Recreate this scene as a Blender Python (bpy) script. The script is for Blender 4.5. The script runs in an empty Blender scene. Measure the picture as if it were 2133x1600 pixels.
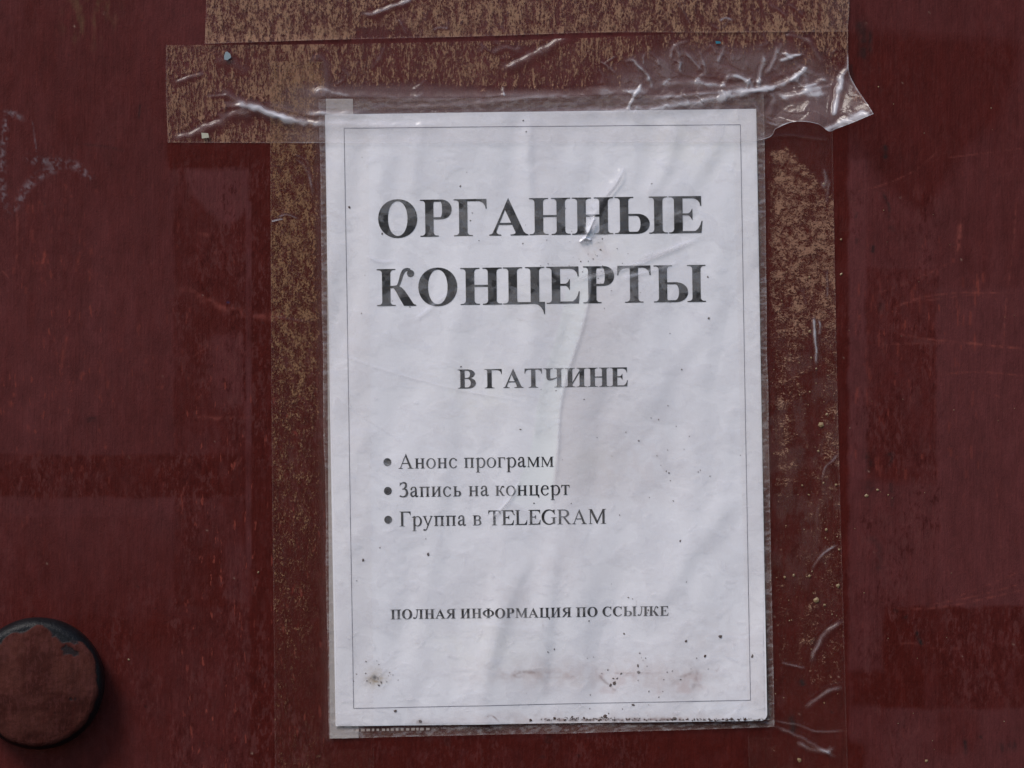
import bpy, math, random
import numpy as np
from mathutils import Vector
from mathutils.geometry import delaunay_2d_cdt

random.seed(7); rng = np.random.default_rng(11)
scene = bpy.context.scene
col = scene.collection

# ------------------------------------------------------------------ scale
# one photo pixel on the door plane is S metres (the sheet is A4: 210 mm = 898 px)
S = 0.210/898.0
ZC = 1.50                                   # height of the picture centre above the ground
def WX(px): return (px-1066.5)*S
def WZ(py): return ZC-(py-800.0)*S

# ------------------------------------------------------------------ camera
cam_d = bpy.data.cameras.new('camera'); cam = bpy.data.objects.new('camera', cam_d); col.objects.link(cam)
DIST = 1.5
cam.location = (0, -DIST, ZC); cam.rotation_euler = (math.radians(90), 0, 0)
cam_d.sensor_width = 36.0; cam_d.lens = 36.0*DIST/(2133*S)
cam_d.clip_start = 0.02; cam_d.clip_end = 100
scene.camera = cam

# ------------------------------------------------------------------ daylight (open shade, light from the upper left)
SUN_EL, SUN_AZ = math.radians(50), math.radians(-42)      # azimuth: from the door's normal towards the left
world = bpy.data.worlds.new('World'); scene.world = world; world.use_nodes = True
wn = world.node_tree; bg = wn.nodes['Background']
sky = wn.nodes.new('ShaderNodeTexSky'); sky.sky_type = 'NISHITA'; sky.sun_disc = False
sky.sun_elevation = SUN_EL; sky.sun_rotation = math.radians(180)-SUN_AZ
sky.air_density = 1.0; sky.dust_density = 1.0; sky.ozone_density = 1.0
wn.links.new(sky.outputs[0], bg.inputs[0]); bg.inputs[1].default_value = 0.075
sun_d = bpy.data.lights.new('sun', 'SUN'); sun_d.energy = 1.5; sun_d.angle = math.radians(22); sun_d.color = (1.0, 0.935, 0.875)
sun = bpy.data.objects.new('sun', sun_d); col.objects.link(sun)
sdir = Vector((math.sin(SUN_AZ)*math.cos(SUN_EL), -math.cos(SUN_AZ)*math.cos(SUN_EL), math.sin(SUN_EL)))
sun.rotation_euler = sdir.to_track_quat('Z', 'Y').to_euler(); sun.location = (-1, -2, 4)
scene.view_settings.view_transform = 'Standard'; scene.view_settings.look = 'None'
scene.view_settings.gamma = 1.0; scene.view_settings.exposure = 0.84
scene.cycles.transparent_max_bounces = 24; scene.cycles.max_bounces = 10

# ------------------------------------------------------------------ numpy tools (px coordinates of the door plane)
_lat = rng.random((256, 256))
def nz(X, Y, sx, sy, seed=0):
    u = X/sx+seed*17.31; v = Y/sy+seed*41.77
    i = np.floor(u).astype(int); j = np.floor(v).astype(int); fu = u-i; fv = v-j
    fu = fu*fu*(3-2*fu); fv = fv*fv*(3-2*fv)
    a = _lat[i & 255, j & 255]; b = _lat[(i+1) & 255, j & 255]; c = _lat[i & 255, (j+1) & 255]; d = _lat[(i+1) & 255, (j+1) & 255]
    return (a*(1-fu)+b*fu)*(1-fv)+(c*(1-fu)+d*fu)*fv
def fbm(X, Y, sx, sy, seed=0, o=4):
    r = 0; w = 1; t = 0
    for k in range(o):
        r = r+w*nz(X, Y, sx, sy, seed+k*3+1); t += w; w *= .55; sx *= .5; sy *= .5
    return r/t
def ss(a, b, x):
    t = np.clip((x-a)/(b-a), 0, 1); return t*t*(3-2*t)
def box(X, Y, x0, y0, x1, y1, s=3):
    return ss(x0-s, x0+s, X)*(1-ss(x1-s, x1+s, X))*ss(y0-s, y0+s, Y)*(1-ss(y1-s, y1+s, Y))
def catmull(pts, n=8):
    pts = [np.array(p, float) for p in pts]
    if len(pts) < 3: return np.array(pts)
    P = [2*pts[0]-pts[1]]+pts+[2*pts[-1]-pts[-2]]; out = []
    for k in range(1, len(P)-2):
        a, b, c, d = P[k-1], P[k], P[k+1], P[k+2]
        for q in range(n):
            t = q/n; out.append(.5*((2*b)+(-a+c)*t+(2*a-5*b+4*c-d)*t*t+(-a+3*b-3*c+d)*t**3))
    out.append(P[-2]); return np.array(out)
def dist_line(X, Y, pts, reach, smooth=True):
    """distance to a polyline, signed side and position along it, only computed within reach"""
    C = catmull(pts) if smooth else np.array(pts, float)
    D = np.full(X.shape, 1e9); Sd = np.zeros(X.shape); T = np.zeros(X.shape)
    m = (X > C[:, 0].min()-reach) & (X < C[:, 0].max()+reach) & (Y > C[:, 1].min()-reach) & (Y < C[:, 1].max()+reach)
    if not m.any(): return D, Sd, T
    x = X[m]; y = Y[m]; best = np.full(x.shape, 1e9); sd = np.zeros(x.shape); tt = np.zeros(x.shape)
    seg = np.hypot(*(C[1:]-C[:-1]).T); cum = np.concatenate([[0], np.cumsum(seg)]); tot = cum[-1]
    for k in range(len(C)-1):
        a = C[k]; e = C[k+1]-a; L = max(seg[k], 1e-6)
        t = np.clip(((x-a[0])*e[0]+(y-a[1])*e[1])/(L*L), 0, 1)
        dx = x-a[0]-t*e[0]; dy = y-a[1]-t*e[1]; d = np.hypot(dx, dy); u = d < best
        best = np.where(u, d, best); sd = np.where(u, np.sign(e[0]*dy-e[1]*dx)*d, sd); tt = np.where(u, (cum[k]+t*L)/tot, tt)
    D[m] = best; Sd[m] = sd; T[m] = tt
    return D, Sd, T
def in_poly(X, Y, pts):
    r = np.zeros(X.shape, bool); n = len(pts)
    for k in range(n):
        x0, y0 = pts[k]; x1, y1 = pts[(k+1) % n]
        if y0 == y1: continue
        c = ((Y >= y0) != (Y >= y1)) & (X < (x1-x0)*(Y-y0)/(y1-y0)+x0); r ^= c
    return r
def soft_poly(X, Y, pts, s=3):
    D, _, _ = dist_line(X, Y, list(pts)+[pts[0]], s*3+5, smooth=False)
    I = in_poly(X, Y, pts); return np.where(I, .5+.5*ss(0, s, D), .5-.5*ss(0, s, D))
def mark(X, Y, pts, w, ends=.15):
    D, _, T = dist_line(X, Y, pts, w*3+4)
    e = ss(0, ends, T)*(1-ss(1-ends, 1, T))*.85+.15
    return np.exp(-(D/w)**2)*e

# ------------------------------------------------------------------ mesh / object tools
def grid_obj(name, PX, PY, Hmm, mat, parent=None, attrs=None, cols=None, thick=None, flip=False):
    """sheet of quads: PX, PY in px, Hmm = height off the door plane in millimetres"""
    nr, nc = PX.shape
    V = np.empty((nr*nc, 3), np.float32)
    V[:, 0] = WX(PX).ravel(); V[:, 1] = -(Hmm*0.001).ravel(); V[:, 2] = WZ(PY).ravel()
    me = bpy.data.meshes.new(name)
    idx = np.arange(nr*nc).reshape(nr, nc)
    F = np.stack([idx[:-1, :-1], idx[1:, :-1], idx[1:, 1:], idx[:-1, 1:]], -1).reshape(-1, 4).astype(np.int32)
    me.vertices.add(len(V)); me.vertices.foreach_set('co', V.ravel())
    me.loops.add(F.size); me.loops.foreach_set('vertex_index', F.ravel())
    me.polygons.add(len(F)); me.polygons.foreach_set('loop_start', np.arange(0, F.size, 4, dtype=np.int32))
    me.polygons.foreach_set('loop_total', np.full(len(F), 4, np.int32))
    me.update(calc_edges=True)
    me.polygons.foreach_set('use_smooth', np.ones(len(F), bool))
    for k, a in (attrs or {}).items():
        at = me.attributes.new(k, 'FLOAT', 'POINT'); at.data.foreach_set('value', a.astype(np.float32).ravel())
    for k, a in (cols or {}).items():
        at = me.attributes.new(k, 'FLOAT_COLOR', 'POINT'); c = np.ones((nr*nc, 4), np.float32); c[:, :3] = a.reshape(-1, 3)
        at.data.foreach_set('color', c.ravel())
    me.materials.append(mat)
    o = bpy.data.objects.new(name, me); col.objects.link(o); o.parent = parent
    return o
def mesh_obj(name, V, F, mat, parent=None, smooth=False):
    me = bpy.data.meshes.new(name); me.from_pydata([tuple(v) for v in V], [], F); me.materials.append(mat)
    if smooth:
        for p in me.polygons: p.use_smooth = True
    o = bpy.data.objects.new(name, me); col.objects.link(o); o.parent = parent; return o
def thing(name, label, cat, group=None):
    o = bpy.data.objects.new(name, None); o.empty_display_size = .02; col.objects.link(o)
    o['label'] = label; o['category'] = cat
    if group: o['group'] = group
    return o

# ------------------------------------------------------------------ node tools
class NT:
    def __init__(s, name):
        s.m = bpy.data.materials.new(name); s.m.use_nodes = True; s.t = s.m.node_tree; s.t.nodes.clear()
        s.out = s.t.nodes.new('ShaderNodeOutputMaterial')
    def n(s, ty, **kw):
        nd = s.t.nodes.new(ty)
        for k, v in kw.items():
            if k.startswith('i_'):
                key = k[2:]; key = int(key) if key.isdigit() else key.replace('_', ' ')
                s.set(nd.inputs[key], v)
            else: setattr(nd, k, v)
        return nd
    def set(s, inp, v):
        if isinstance(v, bpy.types.NodeSocket): s.t.links.new(v, inp)
        else: inp.default_value = v
    def math(s, op, a, b=0.0, c=None, clamp=False):
        nd = s.t.nodes.new('ShaderNodeMath'); nd.operation = op; nd.use_clamp = clamp
        s.set(nd.inputs[0], a); s.set(nd.inputs[1], b)
        if c is not None: s.set(nd.inputs[2], c)
        return nd.outputs[0]
    def attr(s, name, color=False):
        nd = s.t.nodes.new('ShaderNodeAttribute'); nd.attribute_name = name
        return nd.outputs['Color'] if color else nd.outputs['Fac']
    def pos(s, scale=(1, 1, 1), rot=(0, 0, 0)):
        g = s.t.nodes.new('ShaderNodeNewGeometry'); mp = s.t.nodes.new('ShaderNodeMapping')
        s.t.links.new(g.outputs['Position'], mp.inputs[0]); mp.inputs['Scale'].default_value = scale; mp.inputs['Rotation'].default_value = rot
        return mp.outputs[0]
    def noise(s, vec, sc, detail=3, rough=.55, dist=0):
        nd = s.n('ShaderNodeTexNoise', i_Scale=sc, i_Detail=detail, i_Roughness=rough, i_Distortion=dist); s.t.links.new(vec, nd.inputs['Vector']); return nd.outputs[0]
    def ramp(s, f, a, b, lo=0.0, hi=1.0):
        nd = s.t.nodes.new('ShaderNodeMapRange'); nd.interpolation_type = 'SMOOTHSTEP'
        s.set(nd.inputs[0], f); s.set(nd.inputs[1], a); s.set(nd.inputs[2], b); s.set(nd.inputs[3], lo); s.set(nd.inputs[4], hi); return nd.outputs[0]
    def mixc(s, f, a, b, mode='MIX'):
        nd = s.t.nodes.new('ShaderNodeMix'); nd.data_type = 'RGBA'; nd.blend_type = mode
        s.set(nd.inputs[0], f); s.set(nd.inputs[6], a); s.set(nd.inputs[7], b); return nd.outputs[2]
    def bump(s, h, strength, dist):
        nd = s.n('ShaderNodeBump', i_Strength=strength, i_Distance=dist); s.t.links.new(h, nd.inputs['Height']); return nd
def C3(r, g, b): return (r, g, b, 1.0)

# ---- weathered oil paint on the door
def paint_material(name='weathered_red_paint', spec=.09):
    t = NT(name)
    base = t.attr('paint', True)
    # worn top coat: ragged little islands of chalky and of darker paint
    wv = t.pos((1, 1, .42)); wn_ = t.noise(wv, 640, 4, .7); wl = t.noise(t.pos((1, 1, .5)), 210, 3, .6)
    wsum = t.math('ADD', t.math('MULTIPLY', wn_, .6), t.math('MULTIPLY', wl, .4)); wear = t.attr('wear')
    base = t.mixc(t.math('MULTIPLY', t.ramp(wsum, .50, .57), t.math('MULTIPLY', wear, .55)), base, C3(.105, .030, .028))
    base = t.mixc(t.math('MULTIPLY', t.ramp(wsum, .47, .40), t.math('MULTIPLY', wear, .60)), base, C3(.040, .0035, .0025))
    streak = t.noise(t.pos((1, 1, .08)), 900, 3, .6)
    fine = t.noise(t.pos(), 1500, 4, .65); mid = t.noise(t.pos((1, 1, .5)), 160, 4, .6)
    k = t.math('ADD', t.math('MULTIPLY', streak, .26), t.math('MULTIPLY', fine, .66)); k = t.math('ADD', k, t.math('MULTIPLY', mid, .70)); k = t.math('ADD', k, .15)
    c = t.mixc(1.0, base, k, 'MULTIPLY')
    # a few worn orange flecks where the top coat is thin
    fl = t.noise(t.pos((1, 1, .28)), 420, 3, .6); fm = t.ramp(fl, .62, .70)
    fm = t.math('MULTIPLY', fm, t.attr('fleck')); c = t.mixc(fm, c, C3(.19, .038, .027))
    h = t.math('ADD', t.math('MULTIPLY', streak, .6), t.math('MULTIPLY', fine, .5)); h = t.math('ADD', h, t.math('MULTIPLY', mid, 1.0))
    b = t.bump(h, .8, .0005)
    p = t.n('ShaderNodeBsdfPrincipled', i_Roughness=t.attr('rough')); t.t.links.new(c, p.inputs['Base Color']); t.t.links.new(b.outputs[0], p.inputs['Normal'])
    p.inputs['Specular IOR Level'].default_value = spec
    t.t.links.new(p.outputs[0], t.out.inputs[0]); return t.m
M_paint = paint_material(); M_bolt = paint_material('peeling_bolt_paint', .16)

# ---- clear film with patchy glue underneath
def film_material(name, tan, vein, stretch, scale, rough=.24, tint=(.992, .985, .98), bumpiness=.25, wormy=0.0, ior0=1.28, g0=.35, g1=4.5, gcap=1.9):
    """attributes: bond = glue density 0..1, haze = milkiness plus painted highlights 0..1, pale = whiteness of the haze"""
    t = NT(name)
    v = t.pos(stretch)
    n1 = t.noise(v, scale, 3, .65, wormy); n2 = t.noise(v, scale*3.1, 2, .6, wormy*.5)
    n0 = t.noise(t.pos((stretch[0], 1, stretch[2]*.7)), scale*.30, 3, .6, wormy*.4)
    n = t.math('ADD', t.math('ADD', t.math('MULTIPLY', n1, .46), t.math('MULTIPLY', n2, .28)), t.math('MULTIPLY', n0, .26))
    n = t.math('ADD', t.math('MULTIPLY', t.math('SUBTRACT', n, .5), 1.3), .5)
    bond = t.attr('bond'); th = t.math('SUBTRACT', .632, t.math('MULTIPLY', bond, .195))
    sp = t.ramp(n, t.math('SUBTRACT', th, .045), t.math('ADD', th, .055))
    sp = t.math('MULTIPLY', sp, t.ramp(bond, .02, .12))
    glue_c = t.mixc(t.noise(t.pos(), 240, 3, .6), C3(*tan), C3(*vein))
    haze = t.attr('haze')
    hz_c = t.mixc(t.attr('pale'), C3(.36, .23, .21), C3(.83, .81, .87))
    spf = t.math('MULTIPLY', sp, t.ramp(n0, .36, .62, .34, .72))
    dif = t.n('ShaderNodeBsdfDiffuse'); t.t.links.new(t.mixc(t.math('DIVIDE', haze, t.math('ADD', t.math('ADD', haze, spf), .001)), glue_c, hz_c), dif.inputs[0])
    tot = t.math('MAXIMUM', spf, haze, clamp=True)
    tr = t.n('ShaderNodeBsdfTransparent'); tr.inputs[0].default_value = (*tint, 1)
    m1 = t.n('ShaderNodeMixShader'); t.set(m1.inputs[0], tot); t.t.links.new(tr.outputs[0], m1.inputs[1]); t.t.links.new(dif.outputs[0], m1.inputs[2])
    cr = t.noise(t.pos((1, 1, 1)), 210, 3, .5); cr2 = t.noise(t.pos((1, 1, .3)), 900, 2, .5)
    b = t.bump(t.math('ADD', cr, t.math('MULTIPLY', cr2, .07)), bumpiness, .0012)
    gl = t.n('ShaderNodeBsdfGlossy', i_Roughness=rough); gl.inputs[0].default_value = (1, 1, 1, 1); t.t.links.new(b.outputs[0], gl.inputs['Normal'])
    # a thin sheet reflects alike from both sides: undo the node's inside/outside switch
    gb = t.t.nodes.new('ShaderNodeNewGeometry')
    ior = t.math('ADD', ior0, t.math('MULTIPLY', gb.outputs['Backfacing'], 1/ior0-ior0))
    fr = t.n('ShaderNodeFresnel'); t.t.links.new(ior, fr.inputs['IOR']); t.t.links.new(b.outputs[0], fr.inputs['Normal'])
    m2 = t.n('ShaderNodeMixShader'); t.set(m2.inputs[0], t.math('MULTIPLY', fr.outputs[0], t.math('MINIMUM', t.math('ADD', g0, t.math('MULTIPLY', haze, g1)), gcap), clamp=True)); t.t.links.new(m1.outputs[0], m2.inputs[1]); t.t.links.new(gl.outputs[0], m2.inputs[2])
    t.t.links.new(m2.outputs[0], t.out.inputs[0]); return t.m
M_tape_top = film_material('upper_tape_film', (.375, .23, .135), (.31, .15, .105), (1, 1, .5), 1250)
M_tape_mid = film_material('wide_tape_film', (.355, .21, .125), (.27, .125, .088), (1, 1, .36), 1100)
M_tape_left = film_material('left_tape_film', (.31, .18, .09), (.23, .10, .062), (1, 1, .75), 1050, wormy=.3)
M_tape_right = film_material('right_tape_film', (.385, .225, .145), (.30, .135, .095), (.62, 1, 1), 950, wormy=1.2)
M_sleeve = film_material('sleeve_film', (.7, .7, .7), (.7, .7, .7), (1, 1, 1), 300, rough=.20, tint=(.99, .988, .988), bumpiness=.55, ior0=1.42, g0=.34, g1=6.0, gcap=4.0)

def simple(name, c, rough=.6, spec=.3, var=.15, sc=300, alpha=1.0, bump=0):
    t = NT(name); n = t.noise(t.pos(), sc, 4, .6)
    cc = t.mixc(n, C3(*[q*(1-var) for q in c]), C3(*[min(1, q*(1+var)) for q in c]))
    p = t.n('ShaderNodeBsdfPrincipled', i_Roughness=rough, i_Alpha=alpha); p.inputs['Specular IOR Level'].default_value = spec
    t.t.links.new(cc, p.inputs['Base Color'])
    if bump:
        b = t.bump(n, bump, .0005); t.t.links.new(b.outputs[0], p.inputs['Normal'])
    t.t.links.new(p.outputs[0], t.out.inputs[0]); return t.m
M_ink = simple('printed_black_ink', (.016, .014, .016), .55, .3, .3, 500)
M_line = simple('thin_grey_print_line', (.16, .15, .19), .7, .2, .3, 300)
M_strip = simple('milky_strip_plastic', (.56, .53, .52), .4, .4, .06, 200, alpha=.78)
M_weld = simple('pale_weld_plastic', (.60, .50, .46), .35, .5, .1, 900, alpha=.45)
M_dirt = simple('brown_dirt', (.07, .038, .028), .9, .1, .5, 900)
M_glue = simple('dried_glue', (.26, .17, .085), .4, .5, .3, 700)
M_sliver = simple('torn_film_sliver', (.50, .38, .31), .3, .6, .15, 300, alpha=.5)

# ================================================================== THE DOOR
door = thing('metal_door', 'dark red painted metal door behind the taped notice, scuffed and patchy with faint chalk strokes', 'door')

def axis(lo, a, b, hi, step, grow=1.25, maxs=60):
    c = list(np.arange(a, b+step*.5, step)); s = step; x = c[-1]
    while x < hi: s = min(s*grow, maxs); x = min(x+s, hi); c.append(x)
    s = step; x = c[0]; L = []
    while x > lo: s = min(s*grow, maxs); x = max(x-s, lo); L.append(x)
    return np.array(L[::-1]+c)
ax = axis(1066.5-.60/S, -40, 2173, 1066.5+.60/S, 2.5); ay = axis(800-.65/S, -40, 1640, 800+1.5/S, 2.5)
X, Y = np.meshgrid(ax, ay)

wx = X+11*(fbm(X, Y, 34, 40, 3)-.5); wy = Y+11*(fbm(X, Y, 44, 30, 5)-.5)
def rough_zone(x0, y0, x1, y1, s=3, wob=1.0, eat=.0, seed=0):
    m = box(X+(wx-X)*(wob+.5), Y+(wy-Y)*(wob+.5), x0, y0, x1, y1, s+1.5)
    if eat: m = m*(1-eat*ss(.42, .66, fbm(X, Y, 30, 64, 40+seed)*.6+fbm(X, Y, 8, 14, 60+seed)*.4))
    return m
cl = .62+.55*(fbm(X, Y, 420, 500, 1, 4)-.5)                 # chalkiness of the paint
cl += .35*(fbm(X, Y, 30, 130, 8, 4)-.5)
cl = np.clip(cl, 0, 1)
def darker(m, k=.8):
    global cl
    cl = cl*(1-m*k)
def chalkier(m, k=.6, to=.85):
    global cl
    cl = cl*(1-m*k)+to*m*k
# old tape ghosts on the left
darker(rough_zone(-400, 947, 700, 1036, 3, .5, .45, 1), .68)
chalkier(rough_zone(-400, 1038, 560, 1075, 5, 1, .3, 2), .5, .75)
darker(rough_zone(350, 297, 566, 352, 4, .6, .2, 3), .9)
darker(rough_zone(362, 352, 520, 1262, 3, .6, .55, 4), .55)
chalkier(soft_poly(wx, wy, [(388, 352), (516, 352), (518, 430), (480, 475), (430, 440), (395, 395)], 6), .8, .95)
chalkier(rough_zone(440, 700, 512, 850, 14, 2, .4, 5), .7, .8)
darker(rough_zone(520, 297, 700, 1700, 3, .5, .25, 6), .85)
chalkier(box(X, Y, 512, 420, 524, 1265, 2)*(.45+.55*ss(.35, .55, nz(X, Y, 12, 60, 9))), .85, .9)
darker(box(X, Y, 507, 500, 512, 1260, 2)*ss(.4, .6, nz(X, Y, 9, 40, 19)), .7)
darker(rough_zone(-900, 1180, 760, 1900, 110, 1, .3, 7), .55)  # broad lower-left darkening: old tape tone with shade painted in
chalkier(rough_zone(470, 1130, 512, 1260, 8, 1, .2, 8), .6, .8)
darker(rough_zone(130, 1285, 420, 1345, 20, 2, .2, 9), .4)
# right side
darker(rough_zone(1560, 250, 1768, 1700, 3, .6, .2, 11), .85)
chalkier(rough_zone(1770, 330, 1806, 1000, 3, .6, .3, 12), .8, .9)
darker(rough_zone(1806, 560, 1952, 1010, 4, .8, .45, 13), .55)
chalkier(rough_zone(1950, 600, 2500, 1262, 4, .5, .12, 14), .7, .85)
chalkier(rough_zone(1775, 1000, 1950, 1230, 12, 1, .3, 15), .6, .8)
darker(rough_zone(1840, 1263, 2600, 1476, 3, .9, .35, 16), .65)
darker(rough_zone(1837, 1292, 1903, 1402, 3, .7, .2, 17), .5)
darker(rough_zone(1770, 1400, 1920, 1476, 10, 1.5, .1, 18), .8)
chalkier(rough_zone(1862, 1480, 2600, 1800, 4, .8, .2, 19), .6, .75)
darker(soft_poly(wx, wy, [(1740, 60), (2133, 90), (2080, 250), (1995, 330), (1925, 455), (1850, 390), (1760, 250)], 14), .55)
darker(rough_zone(1950, 1480, 2030, 1570, 10, 3, .3, 20), .4)
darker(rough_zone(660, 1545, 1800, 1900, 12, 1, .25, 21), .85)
darker(box(X, Y, 640, 180, 1640, 1560, 10), .7)
cl = np.clip(cl+.10*(fbm(X, Y, 6, 40, 23, 2)-.5), 0, 1)
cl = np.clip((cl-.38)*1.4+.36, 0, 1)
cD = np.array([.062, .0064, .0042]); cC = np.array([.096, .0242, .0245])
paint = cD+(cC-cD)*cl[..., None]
br = .88+.24*fbm(X, Y, 70, 160, 30, 4)
paint *= br[..., None]
def blend(m, c, k=1.0):
    global paint
    mm = np.clip(m*k, 0, 1)[..., None]; paint = paint*(1-mm)+np.array(c)*mm
# olive weathered patch at the very top left
blend(soft_poly(wx, wy, [(150, -80), (250, -80), (238, 40), (190, 100), (140, 70)], 22)*ss(.38, .7, fbm(X, Y, 14, 40, 31)), (.12, .062, .033), .55)
# orange worn scratches
ORG = (.21, .042, .030)
for k in range(100):
    x = random.gauss(95, 90) if k % 3 else random.uniform(0, 520); y = random.uniform(380, 1010); L = random.uniform(6, 34)*(1.0 if random.random() < .8 else 1.8)
    dx = random.uniform(-.06, .22)
    m = mark(X, Y, [(x, y), (x-dx*L, y+L*.5), (x-2*dx*L*.6, y+L)], random.uniform(1.8, 4.0))
    blend(m*ss(.3, .7, nz(X, Y, 5, 9, 33)), ORG, random.uniform(.12, .5))
for k in range(70):
    x = random.uniform(1780, 2050); y = random.uniform(520, 980); L = random.uniform(8, 40)
    blend(mark(X, Y, [(x, y), (x+random.uniform(-2, 2), y+L)], random.uniform(1.2, 2.6)), ORG, random.uniform(.2, .55))
blend(mark(X, Y, [(2001, 462), (1998, 495), (1994, 528)], 4.5)*ss(.2, .6, nz(X, Y, 5, 9, 34)), (.22, .055, .045), .7)
for p, w, k in [
    ([(365, 590), (430, 625), (500, 650), (565, 660), (640, 672)], 6, .6), ([(400, 870), (470, 872), (520, 868)], 3, .5),
    ([(410, 480), (425, 486), (440, 490)], 4, .5), ([(30, 400), (36, 470), (34, 560)], 1.6, .4),
    ([(1780, 400), (1840, 385), (1905, 355), (1960, 310)], 1.0, .55), ([(1830, 610), (1900, 585), (1985, 545)], 1.3, .6),
    ([(1850, 645), (1920, 620), (2000, 610), (2110, 611)], 1.3, .75), ([(1880, 632), (1960, 622), (2040, 612)], 1.0, .5),
    ([(1850, 690), (1920, 705), (2010, 714), (2140, 728), (2300, 745)], 1.9, .85), ([(1800, 718), (1900, 716), (2000, 716)], 1.1, .5),
    ([(1960, 780), (2040, 775), (2140, 783)], 1.2, .55), ([(2030, 800), (2060, 818), (2090, 830)], 1.2, .5),
    ([(2118, 400), (2110, 520), (2095, 640), (2090, 740)], 1.2, .55), ([(1960, 330), (2060, 318), (2140, 308)], 1.0, .45),
    ([(1850, 1270), (1960, 1265), (2060, 1245), (2150, 1225)], 1.6, .6), ([(1930, 1262), (2040, 1240), (2150, 1210)], 1.3, .55),
    ([(1960, 1255), (2050, 1222), (2150, 1180)], 1.0, .45), ([(1840, 1345), (1900, 1340), (1960, 1352), (2060, 1345)], 1.6, .35),
    ([(400, 745), (420, 730), (430, 726)], 1.0, .5), ([(370, 1070), (378, 1035), (385, 1010)], 1.0, .6), ([(478, 1010), (490, 980), (505, 950)], 1.0, .5),
    ([(2060, 940), (2080, 1050), (2085, 1160)], 1.0, .3), ([(0, 560), (30, 590)], 1.2, .5), ([(180, 560), (215, 600)], 1, .3)]:
    blend(mark(X, Y, p, w*1.3)*(.1+.9*ss(.25, .8, nz(X, Y, 9, 9, 36))), (.21, .052, .042), k*.95)
# pale chalk scrawl
for p, w, k in [([(30, 238), (14, 250), (8, 290), (5, 340), (6, 400), (14, 435)], 6, .75), ([(5, 235), (30, 237), (48, 250)], 5, .6),
                ([(50, 326), (85, 336), (125, 338), (165, 348), (190, 364)], 7.5, .7), ([(130, 345), (85, 365), (55, 392), (35, 425), (8, 445)], 7.5, .7),
                ([(66, 245), (74, 300), (80, 345)], 1.4, .5), ([(170, 352), (178, 366), (192, 372)], 4, .5)]:
    blend(mark(X, Y, p, w)*ss(.40, .85, nz(X, Y, 3.6, 3.6, 38)*.6+nz(X, Y, 9, 9, 39)*.5), (.19, .145, .16), k)
# black and dark smears
for p, w, k in [([(1778, 40), (1795, 60), (1800, 100), (1796, 130)], 13, .6), ([(1812, 60), (1812, 110)], 5, .7), ([(1772, 130), (1776, 180)], 6, .5),
                ([(1844, 300), (1845, 322), (1842, 332)], 4.5, .9), ([(1838, 400), (1852, 430), (1850, 460)], 3, .6), ([(1852, 470), (1866, 485)], 5, .4),
                ([(1820, 510), (1817, 528)], 4, .7), ([(1784, 440), (1784, 455)], 3, .6), ([(1785, 495), (1785, 510)], 3, .6), ([(1833, 630), (1836, 650)], 7, .35),
                ([(1800, 940), (1812, 965), (1806, 990)], 7, .5), ([(1845, 950), (1860, 946), (1852, 975)], 4, .6), ([(1855, 1000), (1860, 1060)], 5, .4), ([(1800, 1005), (1822, 1020)], 12, .4),
                ([(1800, 1120), (1830, 1135), (1828, 1200)], 7, .35), ([(1860, 1270), (1872, 1275)], 4, .8), ([(1884, 1284), (1890, 1288)], 4, .9), ([(1908, 1313), (1914, 1330), (1922, 1346)], 4, .95),
                ([(1648, 1490), (1652, 1510), (1650, 1530)], 6, .8), ([(1668, 1415), (1674, 1430)], 6, .8), ([(2010, 1540), (2012, 1575)], 4, .8), ([(2040, 1533), (2046, 1538)], 3, .6),
                ([(930, 1535), (933, 1555)], 6, .5), ([(1144, 1530), (1140, 1550)], 7, .5), ([(1204, 1570), (1206, 1580)], 5, .5), ([(1130, 1574), (1132, 1580)], 5, .35),
                ([(190, 868), (192, 880)], 10, .5), ([(292, 215), (288, 250)], 2.5, .6), ([(170, 300), (220, 305), (262, 316)], 3, .3), ([(380, 30), (384, 36)], 3, .5),
                ([(1690, 1330), (1700, 1345)], 8, .6), ([(2080, 1560), (2120, 1550)], 12, .5)]:
    blend(mark(X, Y, p, w)*(.5+.5*ss(.25, .6, nz(X, Y, 7, 9, 41))), (.012, .011, .011), k)
# pinhole chips
for k in range(170):
    x = random.uniform(-30, 2160); y = random.uniform(-30, 1630); r = random.uniform(1.2, 2.6)
    m = mark(X, Y, [(x, y), (x+random.uniform(-3, 3), y+random.uniform(-3, 3))], r)
    blend(m, (.018, .012, .012) if random.random() < .65 else (.33, .22, .17), random.uniform(.3, .8))
blend(mark(X, Y, [(474, 628), (476, 632)], 2.5), (.02, .03, .09), .9)
rough = np.clip(.50+.16*cl+.1*(fbm(X, Y, 40, 80, 44)-.5), .3, .8)
wear = .22+.55*box(X, Y, 362, 340, 700, 1700, 20)+.45*box(X, Y, -500, 947, 640, 1036, 8)+.5*box(X, Y, 1770, 400, 1960, 1260, 12)+.35*box(X, Y, 1840, 1263, 2600, 1476, 10)+.3*ss(1150, 1350, Y)
wear = wear*(.35+1.1*ss(.35, .65, fbm(X, Y, 60, 110, 47, 3)))
wear = wear*(1-.7*box(X, Y, 512, 420, 524, 1265, 3))
fleck = np.clip(.5*box(X, Y, 380, 800, 680, 1600, 60)+.55*np.exp(-((X-110)/170)**2-((Y-760)/260)**2)+.5*np.exp(-((X-1900)/110)**2-((Y-680)/150)**2)+.28*np.exp(-((X-440)/70)**2)*ss(350, 500, Y)+.10, 0, 1)
Hd = .10*(fbm(X, Y, 90, 260, 50, 3)-.5)+.5*(fbm(X, Y, 500, 700, 52, 2)-.5)
Hd -= Hd.max()
o = grid_obj('door_panel', X, Y, Hd, M_paint, door, {'rough': rough, 'fleck': fleck, 'wear': np.clip(wear, 0, 1)}, {'paint': paint})

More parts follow.
